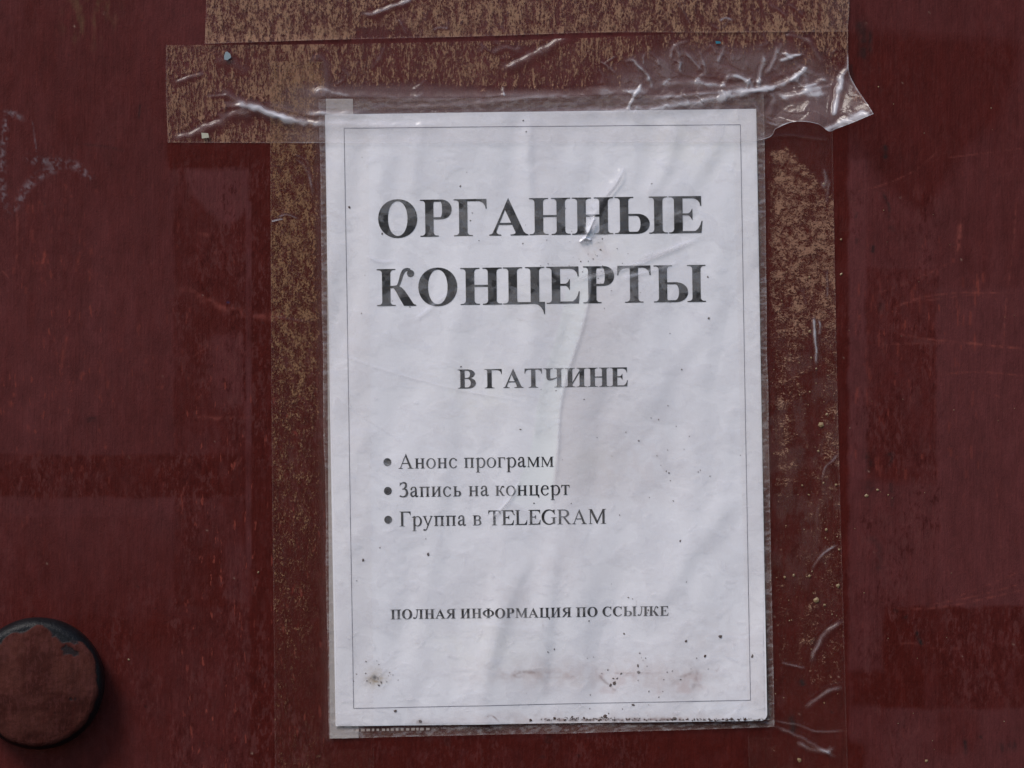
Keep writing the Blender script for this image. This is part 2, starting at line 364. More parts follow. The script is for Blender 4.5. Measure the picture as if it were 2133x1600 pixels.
# ---- round bolt head at the lower left: bare grey rim where the paint has peeled
KX, KY, KR = 85, 1420, 137
nr, na = 90, 260
prof = []
for i in range(nr):
    t = i/(nr-1)
    if t < .62:                                  # gently domed face
        r = .84*(t/.62); h = 18.6-2.8*(r/.84)**2
    elif t < .9:                                 # rounded shoulder
        a = (t-.62)/.28*math.pi/2; r = .84+.16*math.sin(a); h = 15.8-7.0*(1-math.cos(a))
    else:
        a = (t-.9)/.1; r = 1.0-.03*a; h = 8.8-9.8*a
    prof.append((r, h))
R, A = np.meshgrid([p[0] for p in prof], np.linspace(0, 2*math.pi, na), indexing='ij')
Hk = np.array([p[1] for p in prof])[:, None]+0*A
XX = KX+KR*R*np.cos(A); YY = KY+KR*R*np.sin(A)
TT = np.linspace(0, 1, nr)[:, None]+0*A
edge = .735+.07*(fbm(XX, YY, 40, 40, 60, 4)-.5)*2
edge = edge-(.15+.10*(nz(XX, YY, 30, 30, 61)-.5))*ss(3.7, 4.1, A)*(1-ss(5.25, 5.55, A))+.08*np.exp(-((A-4.75)/.22)**2)
face = 1-ss(-.012, .012, TT-edge)
face *= 1-.85*ss(.72, .76, fbm(XX, YY, 42, 30, 64, 4))*ss(.25, .5, R)
pk = np.array([.040, .0075, .0050])+(np.array([.064, .0165, .0120])-np.array([.040, .0075, .0050]))*ss(.35, .65, fbm(XX, YY, 60, 40, 62))[..., None]
metal = np.array([.007, .007, .0085])*(.7+.6*fbm(XX, YY, 14, 14, 66))[..., None]
kc = metal*(1-face[..., None])+pk*face[..., None]
Hk = Hk+.30*face+.34*(fbm(XX, YY, 16, 9, 68, 4)-.5)*face
grid_obj('round_bolt_head', XX, YY, Hk[:, ::1], M_bolt, door, {'rough': .36+.5*face, 'fleck': .0*R, 'wear': .5*face}, {'paint': kc})
door.children[-1]['label'] = 'domed bolt head, red paint peeled off its dark grey rim'

# ================================================================== PAPER, SLEEVE AND TAPES
# oriented sheet frame: u right along the sheet, v down it (px)
UA = np.array([898., -12.])/898.08; VA = np.array([22.5, 1273.5])/1273.7
P0 = np.array([677., 239.])
def uv_of(X, Y):
    det = UA[0]*VA[1]-UA[1]*VA[0]; a = X-P0[0]; b = Y-P0[1]
    return (a*VA[1]-b*VA[0])/det, (b*UA[0]-a*UA[1])/det
PAPER_FOLDS = [([(1120, 1120), (1050, 1270), (990, 1490)], 30, 1.0), ([(1160, 1100), (1140, 1300), (1120, 1490)], 26, .8), ([(1240, 1150), (1215, 1320), (1220, 1480)], 30, .6),
    ([(1560, 1000), (1440, 1150), (1330, 1330)], 34, .8), ([(1540, 250), (1450, 360), (1400, 480)], 34, .9), ([(1410, 240), (1390, 340), (1330, 440)], 24, .7),
    ([(1105, 235), (1098, 330), (1110, 460)], 20, .7), ([(880, 280), (860, 340), (870, 420)], 26, .5), ([(1480, 640), (1400, 760), (1330, 900)], 40, .8), ([(780, 860), (720, 1000), (730, 1200)], 34, .6), ([(1560, 620), (1570, 760), (1540, 900)], 26, .6)]
def paper_h(X, Y):
    h = 1.2+2.6*(fbm(X, Y, 330, 420, 71, 2)-.5)+.9*(fbm(X+.35*Y, Y, 95, 210, 73, 2)-.5)
    h = h+1.7*(fbm(X+.12*Y, Y, 80, 700, 77, 2)-.5)
    for p, w, a in PAPER_FOLDS:
        D, sd, T = dist_line(X, Y, p, w*3)
        h = h+.6*a*ss(0, .25, T)*(1-ss(.75, 1, T))*np.exp(-(np.where(sd > 0, D/w, D/(w*.6)))**2)
    h = np.maximum(h, .5)
    h = h+.45*np.exp(-((X-(1215-.055*(Y-500)))/38)**2)*ss(380, 560, Y)*(1-ss(1150, 1300, Y))
    return h
TEAR = [(1300, 345), (1290, 372), (1262, 410), (1243, 445), (1222, 492)]
CREASE_R = [(1228, 560), (1226, 620), (1212, 680), (1196, 730), (1180, 780), (1166, 850), (1160, 930), (1152, 1010), (1148, 1090)]
CREASE_L = [(1180, 600), (1165, 680), (1140, 760), (1118, 850), (1108, 930), (1082, 1000), (1060, 1040)]
def sleeve_h(X, Y):
    h = paper_h(X, Y)+.55
    h = h+.55*(fbm(X, Y, 60, 70, 75, 3)-.5)
    h = h+.22*np.abs(fbm(X+.6*Y, Y-.3*X, 60, 26, 78, 2)-.5)
    for k, (p, w, a) in enumerate(SLEEVE_RIDGES):
        D, sd, T = dist_line(X, Y, p, w*4)
        e = ss(0, .12, T)*(1-ss(.8, 1, T))
        h = h+(.8 if k < 5 else .45)*a*e*np.exp(-(np.where(sd > 0, D/w, D/(w*.35)))**2)
    return h
SLEEVE_RIDGES = [(TEAR, 11, 2.0), (CREASE_R, 16, .5), (CREASE_L, 22, .45), ([(1240, 452), (1230, 478), (1214, 504)], 3.5, 1.8), ([(1206, 506), (1220, 497), (1234, 503)], 3, 1.4),
    ([(1120, 575), (1180, 570), (1300, 545), (1390, 520), (1465, 492)], 9, .8), ([(1140, 592), (1290, 555), (1420, 548)], 6, .5),
    ([(1285, 590), (1340, 570), (1400, 560), (1450, 540)], 5, .4),
    ([(865, 665), (900, 640), (930, 615), (970, 590)], 8, .5), ([(760, 532), (790, 545), (822, 542)], 6, .5),
    ([(690, 730), (800, 770), (950, 810), (1090, 835)], 4, .3), ([(720, 890), (800, 905), (900, 935), (1060, 950)], 4, .3),
    ([(1400, 960), (1450, 930), (1510, 900), (1560, 850)], 12, .5), ([(1250, 960), (1300, 920), (1330, 880)], 8, .4),
    ([(1085, 1000), (1062, 1040), (1030, 1075), (1010, 1085)], 5, .9), ([(1155, 920), (1120, 990), (1060, 1040)], 7, .5),
    ([(950, 1310), (1010, 1300), (1080, 1310), (1160, 1295)], 8, .4), ([(930, 1460), (1000, 1440), (1060, 1430)], 7, .4),
    ([(1100, 1340), (1160, 1330), (1230, 1310)], 8, .4), ([(1420, 1330), (1460, 1310), (1540, 1330), (1590, 1300)], 7, .4),
    ([(1440, 1390), (1480, 1370), (1530, 1375)], 6, .5), ([(1500, 1500), (1540, 1480), (1590, 1478)], 9, .7), ([(1460, 1480), (1520, 1470), (1590, 1440)], 7, .6),
    ([(1380, 700), (1300, 820), (1240, 960)], 26, .4), ([(1500, 300), (1440, 420), (1420, 520)], 22, .5), ([(1380, 330), (1370, 430), (1330, 520)], 12, .5),
    ([(1100, 230), (1105, 330), (1098, 440)], 16, .5), ([(1310, 250), (1325, 340), (1316, 400)], 9, .6),
    ([(700, 560), (690, 700), (700, 830)], 18, .3), ([(1590, 300), (1560, 420), (1590, 560)], 12, .5), ([(1480, 1100), (1540, 1150), (1600, 1140)], 10, .4)]

# ---- the sheet
poster = thing('paper_notice', 'white printed sheet announcing organ concerts, wavy and dirt specked, inside the clear sleeve', 'poster')
nu, nv = 400, 560
U, V = np.meshgrid(np.linspace(0, 898, nu), np.linspace(0, 1273.5, nv))
# slightly rounded lower right corner
cx, cy, cr = 898-14, 1273.5-14, 14
PXp = P0[0]+UA[0]*U+VA[0]*V; PYp = P0[1]+UA[1]*U+VA[1]*V
sheet = np.ones(U.shape+(3,))*np.array([.765, .748, .785])
sheet *= (.965+.07*fbm(PXp, PYp, 160, 200, 80, 2))[..., None]
def stain0(): pass
def stain_or_shade(m, c, k):
    global sheet
    mm = np.clip(m*k, 0, 1)[..., None]; sheet = sheet*(1-mm)+np.array(c)*mm
def blot(cx, cy, rx, ry, c, k, seed=0):
    stain_or_shade(np.exp(-((PXp-cx)/rx)**2-((PYp-cy)/ry)**2)*(.35+.65*ss(.35, .65, fbm(PXp, PYp, 14, 14, 82+seed, 3))), c, k)
blot(784, 1413, 17, 16, (.34, .25, .15), 1.5); stain_or_shade(np.exp(-((PXp-781)/4.5)**2-((PYp-1411)/4.5)**2), (.03, .025, .02), 1.2)
stain_or_shade(box(PXp, PYp, 1235, 1402, 1462, 1444, 3)*ss(.42, .58, fbm(PXp, PYp, 26, 30, 87, 3)), (.52, .38, .38), .32)
stain_or_shade(box(PXp, PYp, 1045, 1400, 1200, 1412, 5)*ss(.4, .6, fbm(PXp, PYp, 30, 10, 88, 3)), (.50, .38, .36), .32)
blot(880, 1503, 16, 5, (.22, .13, .10), .9); blot(1600, 1440, 60, 40, (.5, .38, .36), .2)
for (x, y, rx, ry, k) in [(1130, 1405, 150, 30, .30), (1330, 1410, 160, 40, .30), (1290, 940, 150, 120, .12), (1420, 1420, 60, 30, .35), (1200, 660, 70, 60, .15), (1240, 525, 34, 26, .30), (1300, 1000, 120, 60, .14),
                          (1120, 1500, 200, 18, .35), (1400, 1495, 120, 12, .40), (760, 700, 50, 80, .06), (1480, 1330, 90, 60, .14), (1060, 1250, 80, 40, .12), (1170, 1180, 130, 60, .10)]:
    blot(x, y, rx, ry, (.42, .29, .26), k, int(x) % 7)
for (x, y, rx, ry, k) in [(1440, 300, 120, 60, .25), (1000, 820, 90, 70, .22), (1230, 960, 60, 40, .2), (1000, 1340, 120, 60, .2), (1120, 620, 90, 60, .16), (1300, 520, 110, 40, .16), (730, 230, 30, 20, .3)]:
    blot(x, y, rx, ry, (.74, .70, .60), k, int(y) % 5)
# film's light step painted into the sheet: darker beside the long crease, paler left
SMEAR0 = 0
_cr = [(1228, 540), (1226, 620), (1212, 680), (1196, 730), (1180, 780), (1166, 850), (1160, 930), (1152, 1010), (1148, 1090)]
stain_or_shade(soft_poly(PXp, PYp, _cr+[(1300, 1100), (1420, 900), (1400, 560)], 4.5)*(1-ss(1190, 1400, PXp+.16*(PYp-700)))*ss(540, 620, PYp)*(1-ss(1000, 1090, PYp)), (.58, .54, .555), .60)
stain_or_shade(soft_poly(PXp, PYp, [(1180, 600), (1165, 680), (1140, 760), (1118, 850), (1108, 930), (1082, 1000), (1060, 1040)]+_cr[::-1], 3)*(1-ss(1000, 1090, PYp)), (.80, .815, .805), .6)
stain_or_shade(soft_poly(PXp, PYp, [(1100, 240), (1180, 240), (1170, 480), (1110, 480)], 10), (.66, .63, .66), .4)  # lilac shading column painted into the top of the sheet
# rusty smear, bottom middle right, and the dirt line along the lower edge
for p, w, k in [([(1090, 1412), (1070, 1402), (1130, 1398)], 4, .5), ([(1245, 1403), (1262, 1422), (1285, 1440)], 3, .5), ([(1270, 1402), (1380, 1402)], 1.6, .35), ([(1400, 1420), (1450, 1400), (1440, 1440)], 4, .35),
                ([(1110, 1500), (1300, 1499), (1440, 1496)], 3.5, .75), ([(1013, 1494), (1022, 1489), (1032, 1495), (1040, 1503)], 1.4, .8), ([(1325, 1250), (1326, 1262)], 1.4, .5),
                ([(1130, 1290), (1132, 1310)], 1.4, .4), ([(1490, 1400), (1500, 1385)], 1.3, .4)]:
    stain_or_shade(mark(PXp, PYp, p, w)*(.3+.7*ss(.3, .6, nz(PXp, PYp, 5, 5, 89))), (.17, .075, .055), k)
tp = NT('white_paper')
pn = tp.noise(tp.pos(), 900, 3, .6)
pp = tp.n('ShaderNodeBsdfPrincipled', i_Roughness=.75); pp.inputs['Specular IOR Level'].default_value = .25
tp.t.links.new(tp.mixc(1.0, tp.attr('paint', True), tp.math('ADD', .965, tp.math('MULTIPLY', pn, .07)), 'MULTIPLY'), pp.inputs['Base Color'])
tp.t.links.new(tp.bump(pn, .2, .0002).outputs[0], pp.inputs['Normal']); tp.t.links.new(pp.outputs[0], tp.out.inputs[0])
M_paper = tp.m
# pull the lower right corner in a little so it is rounded
cu = U-cx; cv = V-cy; m = (cu > 0) & (cv > 0); rr = np.maximum(np.hypot(cu, cv), 1e-6); mx = np.maximum(cu, cv)
sc = np.where(m, mx/rr, 1.0); U2 = np.where(m, cx+cu*sc, U); V2 = np.where(m, cy+cv*sc, V)
PXq = P0[0]+UA[0]*U2+VA[0]*V2; PYq = P0[1]+UA[1]*U2+VA[1]*V2
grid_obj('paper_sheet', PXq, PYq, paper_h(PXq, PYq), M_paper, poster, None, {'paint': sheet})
o = [c for c in poster.children][-1]

# ------------------------------------------------------------------ lettering: a bold and a regular roman face drawn here
def arc(cx, cy, rx, ry, a0, a1, n=14, p=2.0):
    out = []
    for k in range(n+1):
        a = math.radians(a0+(a1-a0)*k/n); c, s = math.cos(a), math.sin(a)
        out.append((cx+rx*math.copysign(abs(c)**(2/p), c), cy+ry*math.copysign(abs(s)**(2/p), s)))
    return out
def ell(cx, cy, rx, ry, p=2.0, n=36): return arc(cx, cy, rx, ry, 0, 360-360/n, n-1, p)
class Face:
    def __init__(s, S_, h, t, v, b, H): s.S, s.h, s.t, s.v, s.b, s.H = S_, h, t, v, b, H
    def stem(s, x, y0=0, y1=None, w=None, bot='LR', top='LR', v=None):
        w = w or s.S; y1 = s.H if y1 is None else y1; v = s.v if v is None else v; t, b = s.t, s.b; P = []
        def corner(side, end):
            sx = -1 if side == 'L' else 1; sy = 1 if end == 'B' else -1
            ex = x if side == 'L' else x+w; ey = y0 if end == 'B' else y1
            if side not in (bot if end == 'B' else top): return [(ex, ey)]
            q = [(ex+sx*v, ey), (ex+sx*v, ey+sy*t)]
            for k in range(6):
                a = k/5*math.pi/2; q.append((ex+sx*b*(1-math.sin(a)), ey+sy*(t+b*(1-math.cos(a)))))
            return q
        P += corner('L', 'B')[::-1] if False else []
        BL = corner('L', 'B'); TL = corner('L', 'T'); TR = corner('R', 'T'); BR = corner('R', 'B')
        return (1, BL+TL[::-1]+TR+BR[::-1])
    def bar(s, x0, x1, y0, y1): return (1, [(x0, y0), (x1, y0), (x1, y1), (x0, y1)])
def dshape(x0, xc, xr, yb, yt, p=2.1):
    ym = (yb+yt)/2; return [(x0, yb), (xc, yb)]+arc(xc, ym, xr-xc, (yt-yb)/2, -90, 90, 18, p)[1:-1]+[(xc, yt), (x0, yt)]
def stroke(pts, ws, n=7):
    P = catmull([(p[0], p[1], w) for p, w in zip(pts, ws)], n); out = []
    T = np.gradient(P[:, :2], axis=0); N = np.stack([-T[:, 1], T[:, 0]], 1)/np.maximum(np.hypot(*T.T), 1e-6)[:, None]
    A = P[:, :2]+N*P[:, 2:]/2; B = P[:, :2]-N*P[:, 2:]/2
    for k in range(len(P)-1): out.append((1, [tuple(A[k]), tuple(B[k]), tuple(B[k+1]), tuple(A[k+1])]))
    return out
def beak(xr, y, d, w, dirx=1, diry=-1, tip=20, h=38):
    """horizontal arm end: hair arm ending in a hanging beak; xr,y = outer corner"""
    P = [(xr, y), (xr+dirx*4, y+diry*d), (xr-dirx*tip*.8, y+diry*d)]
    for k in range(1, 8):
        a = k/7*math.pi/2; P.append((xr-dirx*tip*.8-dirx*(w-tip)*(1-math.cos(a)), y+diry*(h+(d-h)*(1-math.sin(a)))))
    P.append((xr-dirx*w, y)); return (1, P)
def glyphs(f, low=False):
    S_, h, t, v, b, H = f.S, f.h, f.t, f.v, f.b, f.H; G = {}; q = H/676.0
    x0 = v; w2 = 2*v+S_; gap = 52 if S_ > 120 else (150 if not low else 70)
    x1 = x0+w2+gap                               # left edge of the second stem
    my = H*.51
    W = x1+S_+v
    G['Н'] = [f.stem(x0), f.stem(x1), f.bar(x0+S_*.5, x1+S_*.5, my-h/2, my+h/2)], W
    hw = h*1.25
    G['И'] = [f.stem(x0), f.stem(x1), (1, [(x0+S_*.8, h*.9), (x1+S_*.2, H-h*.9-hw*1.5), (x1+S_*.2, H-h*.9), (x0+S_*.8, h*.9+hw*1.5)])], W
    G['П'] = [f.stem(x0), f.stem(x1), f.bar(x0-v, x1+S_+v, H-h, H)], W
    tail = [(x1+S_-60*q, h*.2), (x1+S_-20*q, 0)]
    tr = x1+S_+v+6
    G['Ц'] = [f.stem(x0), f.stem(x1, bot=''), f.bar(x0, tr-2, 0, h*.95), (1, [(tr, h*.95), (tr, -186*q), (tr-16, -186*q), (tr-32, -120*q), (tr-70, -60*q), (tr-120*q, -14), (tr-170*q, 0), (tr-170*q, h*.9)])], tr
    xr = x0+S_*.5
    bw = x0+S_+ (325 if S_ > 120 else 300)*q
    def bowl(xs, xr_, yb, yt, th, hh, xin):
        xc = xs+(xr_-xs)*.40
        return [(1, dshape(xs-S_*.5, xc, xr_, yb, yt)), (-1, dshape(xin, xc-(8), xr_-th, yb+hh, yt-hh)), ]
    th = S_*1.15
    def restem(p, x=x0, **k): return p+[f.stem(x, **k)]
    G['Р'] = restem(bowl(x0+S_, 577*q if S_ > 120 else x0+S_+300*q, H*.465, H, th, h, x0+S_*.6)), 577*q if S_ > 120 else x0+S_+300*q
    sw = 625*q if S_ > 120 else (x0+S_+255*q if not low else x0+S_+ 225)
    yt = H*.54
    G['Ь'] = restem(bowl(x0+S_, sw, 0, yt, th*.95, h*.95, x0+S_*.6)), sw
    g = list(G['Ь'][0]); xi = 704*q if S_ > 120 else sw+110*q+v*.3
    g.append(f.stem(xi)); G['Ы'] = g, xi+S_+v
    er = x0+S_+ (350 if S_ > 120 else 390)*q
    def beaks_E(er):
        d = 180*q
        m = [(x0+S_*.6, my-h/2), (x0+S_*.6, my+h/2)]
        sx = x0+S_+165*q
        arm = [(x0+S_*.6, my+h*.45)]+[(sx-80*q*(1-k/6), my+h*.45+(100*q-h*.45)*(k/6)**2.2) for k in range(7)]+[(sx+9, my+100*q), (sx+9, my-100*q)]+[(sx-80*q*(k/6), my-h*.45-(100*q-h*.45)*((1-k/6))**2.2) for k in range(7)]+[(x0+S_*.6, my-h*.45)]
        return [f.stem(x0, bot='L', top='L'), f.bar(x0+S_*.5, er-22, H-h, H), beak(er-22, H, d, 165*q, 1, -1, 22, h), (1, arm),
                f.bar(x0+S_*.5, er-20, 0, h), (1, [(er-150*q, h*.5), (er-150*q, 0), (er-20, 0), (er, 222*q), (er-20, 222*q), (er-40*q, 150*q), (er-75*q, 85*q), (er-115*q, h+10)])]
    G['Е'] = beaks_E(er), er; G['E'] = G['Е']
    G['Г'] = [f.stem(x0, top='L'), f.bar(x0+S_*.5, 590*q if S_ > 120 else x0+S_+340*q, H-h, H), beak(590*q if S_ > 120 else x0+S_+340*q, H, 180*q, 160*q, 1, -1, 22, h)], (594*q if S_ > 120 else x0+S_+344*q)
    tw = 613*q if S_ > 120 else 570*q
    G['Т'] = [f.stem(tw/2-S_/2, top=''), f.bar(12, tw-12, H-h, H), beak(tw-6, H, 175*q, 150*q, 1, -1, 20, h), beak(6, H, 175*q, 150*q, -1, -1, 20, h)], tw; G['T'] = G['Т']
    G['L'] = [f.stem(x0, bot='L'), f.bar(x0+S_*.5, er-20, 0, h), (1, [(er-150*q, h*.5), (er-150*q, 0), (er-20, 0), (er, 222*q), (er-20, 222*q), (er-40*q, 150*q), (er-75*q, 85*q), (er-115*q, h+10)])], er
    aw = 715*q; ti = (S_/150.0)
    ap = 353; thin = 55 if S_ > 120 else 38; inn = ap-60*ti
    K = (lambda pts: [(px*q, py*q) for px, py in pts])
    xo = ap+(627-ap)
    if S_ > 120:
        G['А'] = [(1, K([(353, 690), (63, 40), (118, 40), (293, 472), (320, 540)])), (1, K([(353, 690), (293, 472), (490, 40), (645, 40)])), f.bar(170*q, 440*q, 196*q, 234*q),
                  (1, K([(0, 0), (222, 0), (222, 19), (175, 24), (145, 45), (132, 75), (118, 75), (70, 60), (50, 34), (0, 19)])),
                  (1, K([(391, 0), (715, 0), (715, 19), (670, 34), (640, 62), (470, 90), (482, 60), (470, 34), (440, 24), (391, 19)]))], aw
    else:
        G['А'] = [(1, K([(355, 690), (82, 40), (120, 40), (325, 540), (340, 590)])), (1, K([(355, 690), (318, 565), (520, 40), (628, 40)])), f.bar(170*q, 500*q, 218*q, 256*q),
                  (1, K([(0, 0), (205, 0), (205, 17), (150, 24), (128, 50), (80, 50), (50, 24), (0, 17)])), (1, K([(440, 0), (712, 0), (712, 17), (660, 24), (630, 50), (510, 60), (515, 36), (490, 22), (440, 17)]))], aw
    G['A'] = G['А']
    ow = 712*q if not low else 440
    oy0, oy1 = -17*q, H+15*q
    G['О'] = [(1, ell(ow/2, (oy0+oy1)/2, ow/2, (oy1-oy0)/2, 2.08)), (-1, ell(ow/2, (oy0+oy1)/2, ow/2-S_*1.17, (oy1-oy0)/2-h*.95, 2.1))], ow
    # K with a ball-ended arm
    G['К'] = [f.stem(x0)]+stroke(K([(x0/q+S_/q*.8, 345), (330, 350), (385, 372), (425, 470), (455, 570), (495, 640), (550, 662), (600, 645)]), [44, 44, 50, 56, 62, 62, 60, 66])+[(1, ell(612*q, 588*q, 66*q, 66*q)),
              (1, K([(300, 325), (335, 368), (395, 362), (450, 332), (500, 280), (560, 190), (655, 40), (680, 22), (705, 19), (705, 0), (485, 0), (400, 150), (350, 250)]))], 705*q
    # В
    bt = dshape(x0+S_*.5, 330*q, 605*q, H*.53, H); bb = dshape(x0+S_*.5, 350*q, 640*q, 0, H*.56)
    G['В'] = [(1, bt), (1, bb), (-1, dshape(x0+S_*.6, 310*q, (605-165*S_/150)*q, H*.53+h*.4, H-h)), (-1, dshape(x0+S_*.6, 330*q, (640-180*S_/150)*q, h, H*.53-h*.4)), f.stem(x0)], 640*q
    xq = 470*q
    G['Ч'] = [f.stem(xq), f.stem(95*q, 400*q, None, S_*.92, bot='')]+stroke(K([(95+S_*.46, 420), (100+S_*.46, 340), (200, 290), (300, 288), (400, 315), (490, 350)]), [S_*.92, S_*.85, 90, 60, 48, 44]), xq+S_+v
    G['Л'] = [f.stem(x1), f.bar(210*q, x1+S_+v, H-h, H)]+stroke(K([(290, 660), (282, 420), (255, 210), (200, 90), (120, 45), (60, 60)]), [52, 52, 56, 62, 62, 60])+[(1, ell(62*q, 70*q, 58*q, 58*q)), f.bar(190*q, 330*q, H-t, H)], W
    rw = 690*q
    G['Я'] = [f.stem(rw-v-S_), (1, [(rw-a, c) for a, c in dshape(v+S_*.5, 330*q, 610*q, H*.46, H)]), (-1, [(rw-a, c) for a, c in dshape(v+S_*.6, 310*q, 440*q, H*.46+h, H-h)]), f.stem(rw-v-S_),
              (1, [(rw-a, c) for a, c in K([(250, 330), (400, 330), (590, 60), (640, 24), (690, 19), (690, 0), (530, 0)])])], rw
    G['R'] = [(1, dshape(v+S_*.5, 330*q, 560*q, H*.47, H)), (-1, dshape(v+S_*.6, 310*q, (560-S_*1.1)*q, H*.47+h, H-h)), f.stem(v), (1, K([(260, 330), (360, 330), (580, 50), (620, 22), (655, 17), (655, 0), (505, 0)]))], 655*q
    G['Ф'] = [(1, ell(400*q, H*.5, 400*q, H*.36)), (-1, ell(400*q, H*.5, (400-S_*1.05)*q, H*.36-h)), f.stem(400*q-S_/2)], 800*q
    mw = 900*q if S_ > 120 else 850*q
    thn = 52 if S_ > 120 else 40
    G['М'] = [f.stem(mw-v-S_, top='R'), f.stem(v+20*q, w=thn, top='L', v=v*.95), (1, [(v-20*q, H), (v+S_*.9+20*q, H), (mw/2+20*q, 150*q), (mw/2-18*q, 0), (mw/2-40*q, 40*q), (v+20*q, H-60*q)]), (1, [(mw/2-18*q, 0), (mw/2+8*q, 0), (mw-v-S_*.3, H), (mw-v-S_*.8, H), (mw/2-5*q, 110*q)])], mw
    G['M'] = G['М']
    cw = 650*q
    def cshape(cw, yb, yt, th, hh):
        cxx, cyy = cw*.53, (yb+yt)/2; rx, ry = cw*.53, (yt-yb)/2
        P, Wd = [], []
        for k in range(13):
            a = math.radians(40+k*(322-40)/12); ca = abs(math.cos(a)); lw = hh+(th-hh)*max(0, -math.cos(a))**1.3+(hh*.3 if math.cos(a) > .5 else 0)
            P.append((cxx+(rx-lw/2)*math.cos(a), cyy+(ry-lw/2)*math.sin(a))); Wd.append(lw)
        return stroke(P, Wd, 4)
    G['С'] = cshape(cw, -17*q, H+15*q, S_*1.17, h*1.1)+[(1, [(cw-60*q, H+10*q), (cw-42*q, H+10*q), (cw-30*q, H-215*q), (cw-52*q, H-215*q), (cw-95*q, H-110*q), (cw-150*q, H-50*q)])], cw
    G['G'] = cshape(cw, -17*q, H+15*q, S_*1.17, h*1.1)+[(1, [(cw-60*q, H+10*q), (cw-42*q, H+10*q), (cw-30*q, H-215*q), (cw-52*q, H-215*q), (cw-95*q, H-110*q), (cw-150*q, H-50*q)]), f.stem(cw-S_-20*q, 30*q, 320*q, bot='')], cw+50*q
    # З
    G['З'] = stroke(K([(60, 560), (110, 625), (190, 655), (290, 640), (330, 560), (305, 450), (220, 375), (150, 362)]), [34, 44, 54, 80, 104, 88, 44, 34])+stroke(K([(150, 362), (240, 362), (335, 320), (375, 200), (340, 80), (240, 20), (130, 20), (60, 40)]), [34, 50, 96, 112, 100, 66, 50, 56])+[(1, K([(40, 500), (58, 500), (70, 610), (60, 676), (45, 676), (42, 600)])), (1, ell(66*q, 44*q, 40*q, 34*q))], 430*q
    return G
FB = Face(152, 40, 19, 92, 60, 676)
FC = Face(104, 44, 18, 72, 30, 662)
FL = Face(92, 40, 16, 52, 24, 450)
GB = glyphs(FB); GC = glyphs(FC)
gl = glyphs(FL, True); GL = {}
for a, bch in zip('нипць', 'НИПЦЬ'): GL[a] = gl[bch]
X_ = 450; tl = FL
GL['о'] = [(1, ell(220, 220, 220, 232)), (-1, ell(220, 220, 134, 206))], 440
GL['н'] = gl['Н']
GL['г'] = [tl.stem(52, top='L'), tl.bar(70, 350, X_-34, X_), beak(350, X_, 130, 90, 1, -1, 20, 34)], 354
GL['т'] = [tl.stem(152, top=''), tl.bar(10, 380, X_-34, X_), beak(384, X_, 130, 90, 1, -1, 18, 34), beak(6, X_, 130, 90, -1, -1, 18, 34)], 390
GL['р'] = [(1, ell(265, 220, 195, 232)), (-1, ell(250, 220, 124, 196)), (-1, [(0, 0), (88, 0), (88, 450), (0, 450)]), tl.stem(68, -217, 440, top=''), (1, [(5, 405), (5, 388), (70, 380), (150, 380), (150, 460), (135, 460)])], 460
def cs(cw, th=84, hh=32):
    P, Wd = [], []
    for k in range(13):
        a = math.radians(48+k*(325-48)/12); lw = hh+(th-hh)*max(0, -math.cos(a))**1.2+(14 if math.cos(a) > .3 else 0)
        P.append((210+(200-lw/2)*math.cos(a), 220+(232-lw/2)*math.sin(a))); Wd.append(lw)
    return stroke(P, Wd, 4)
GL['с'] = cs(400)+[(1, ell(338, 355, 42, 44))], 390
GL['е'] = cs(400)+[tl.bar(70, 372, 262, 294)]+stroke([(330, 270), (325, 360), (280, 425)], [80, 76, 40]), 395
GL['а'] = stroke([(80, 340), (110, 410), (180, 438), (260, 415), (285, 340)], [66, 52, 44, 60, 84])+[tl.bar(243, 327, 60, 345)]+stroke([(285, 100), (300, 25), (350, 20), (400, 55)], [84, 70, 50, 26])+\
    stroke([(270, 270), (170, 230), (85, 180), (75, 90), (130, 28), (200, 40), (270, 95)], [34, 44, 70, 88, 66, 40, 30])+[(1, ell(82, 340, 42, 42))], 400
GL['у'] = [(1, [(0, 450), (0, 433), (40, 425), (215, 20), (260, 30), (130, 425), (185, 433), (185, 450)]), (1, [(215, 60), (385, 425), (325, 433), (325, 450), (470, 450), (470, 433), (425, 420), (250, -20)])]+stroke([(245, 60), (205, -70), (150, -165), (80, -185)], [44, 40, 42, 54])+[(1, ell(70, -172, 44, 42))], 472
GL['в'] = [(1, dshape(90, 230, 375, 220, 450)), (1, dshape(90, 240, 400, 0, 248)), (-1, dshape(100, 220, 295, 250, 418)), (-1, dshape(100, 230, 312, 32, 218)), tl.stem(52)], 400
GL['к'] = [tl.stem(52)]+stroke([(120, 220), (200, 230), (255, 310), (300, 400), (355, 425)], [32, 34, 40, 44, 48])+[(1, ell(372, 402, 40, 40)), (1, [(185, 245), (265, 225), (380, 30), (430, 16), (430, 0), (310, 0), (175, 215)])], 432
GL['м'] = [tl.stem(455, top='R'), tl.stem(66, w=30, top='L', v=48), (1, [(40, 450), (130, 450), (310, 110), (296, 0), (275, 20), (66, 420)]), (1, [(290, 0), (308, 0), (500, 450), (465, 450), (300, 90)])], 590
ADV_B = dict(zip('ОРГАНЫЕКЦТВЧИПЛЯФМС', [778, 611, 590, 722, 778, 990, 667, 755, 790, 667, 667, 724, 778, 778, 775, 720, 850, 944, 722]))
ADV_L = dict(zip('нопргасмиькцетув', [535, 500, 535, 500, 410, 444, 444, 632, 535, 475, 486, 545, 444, 437, 500, 472]))
ADV_C = dict(zip('АЗГTELGRAM', [722, 500, 579, 611, 611, 611, 722, 667, 722, 889]))

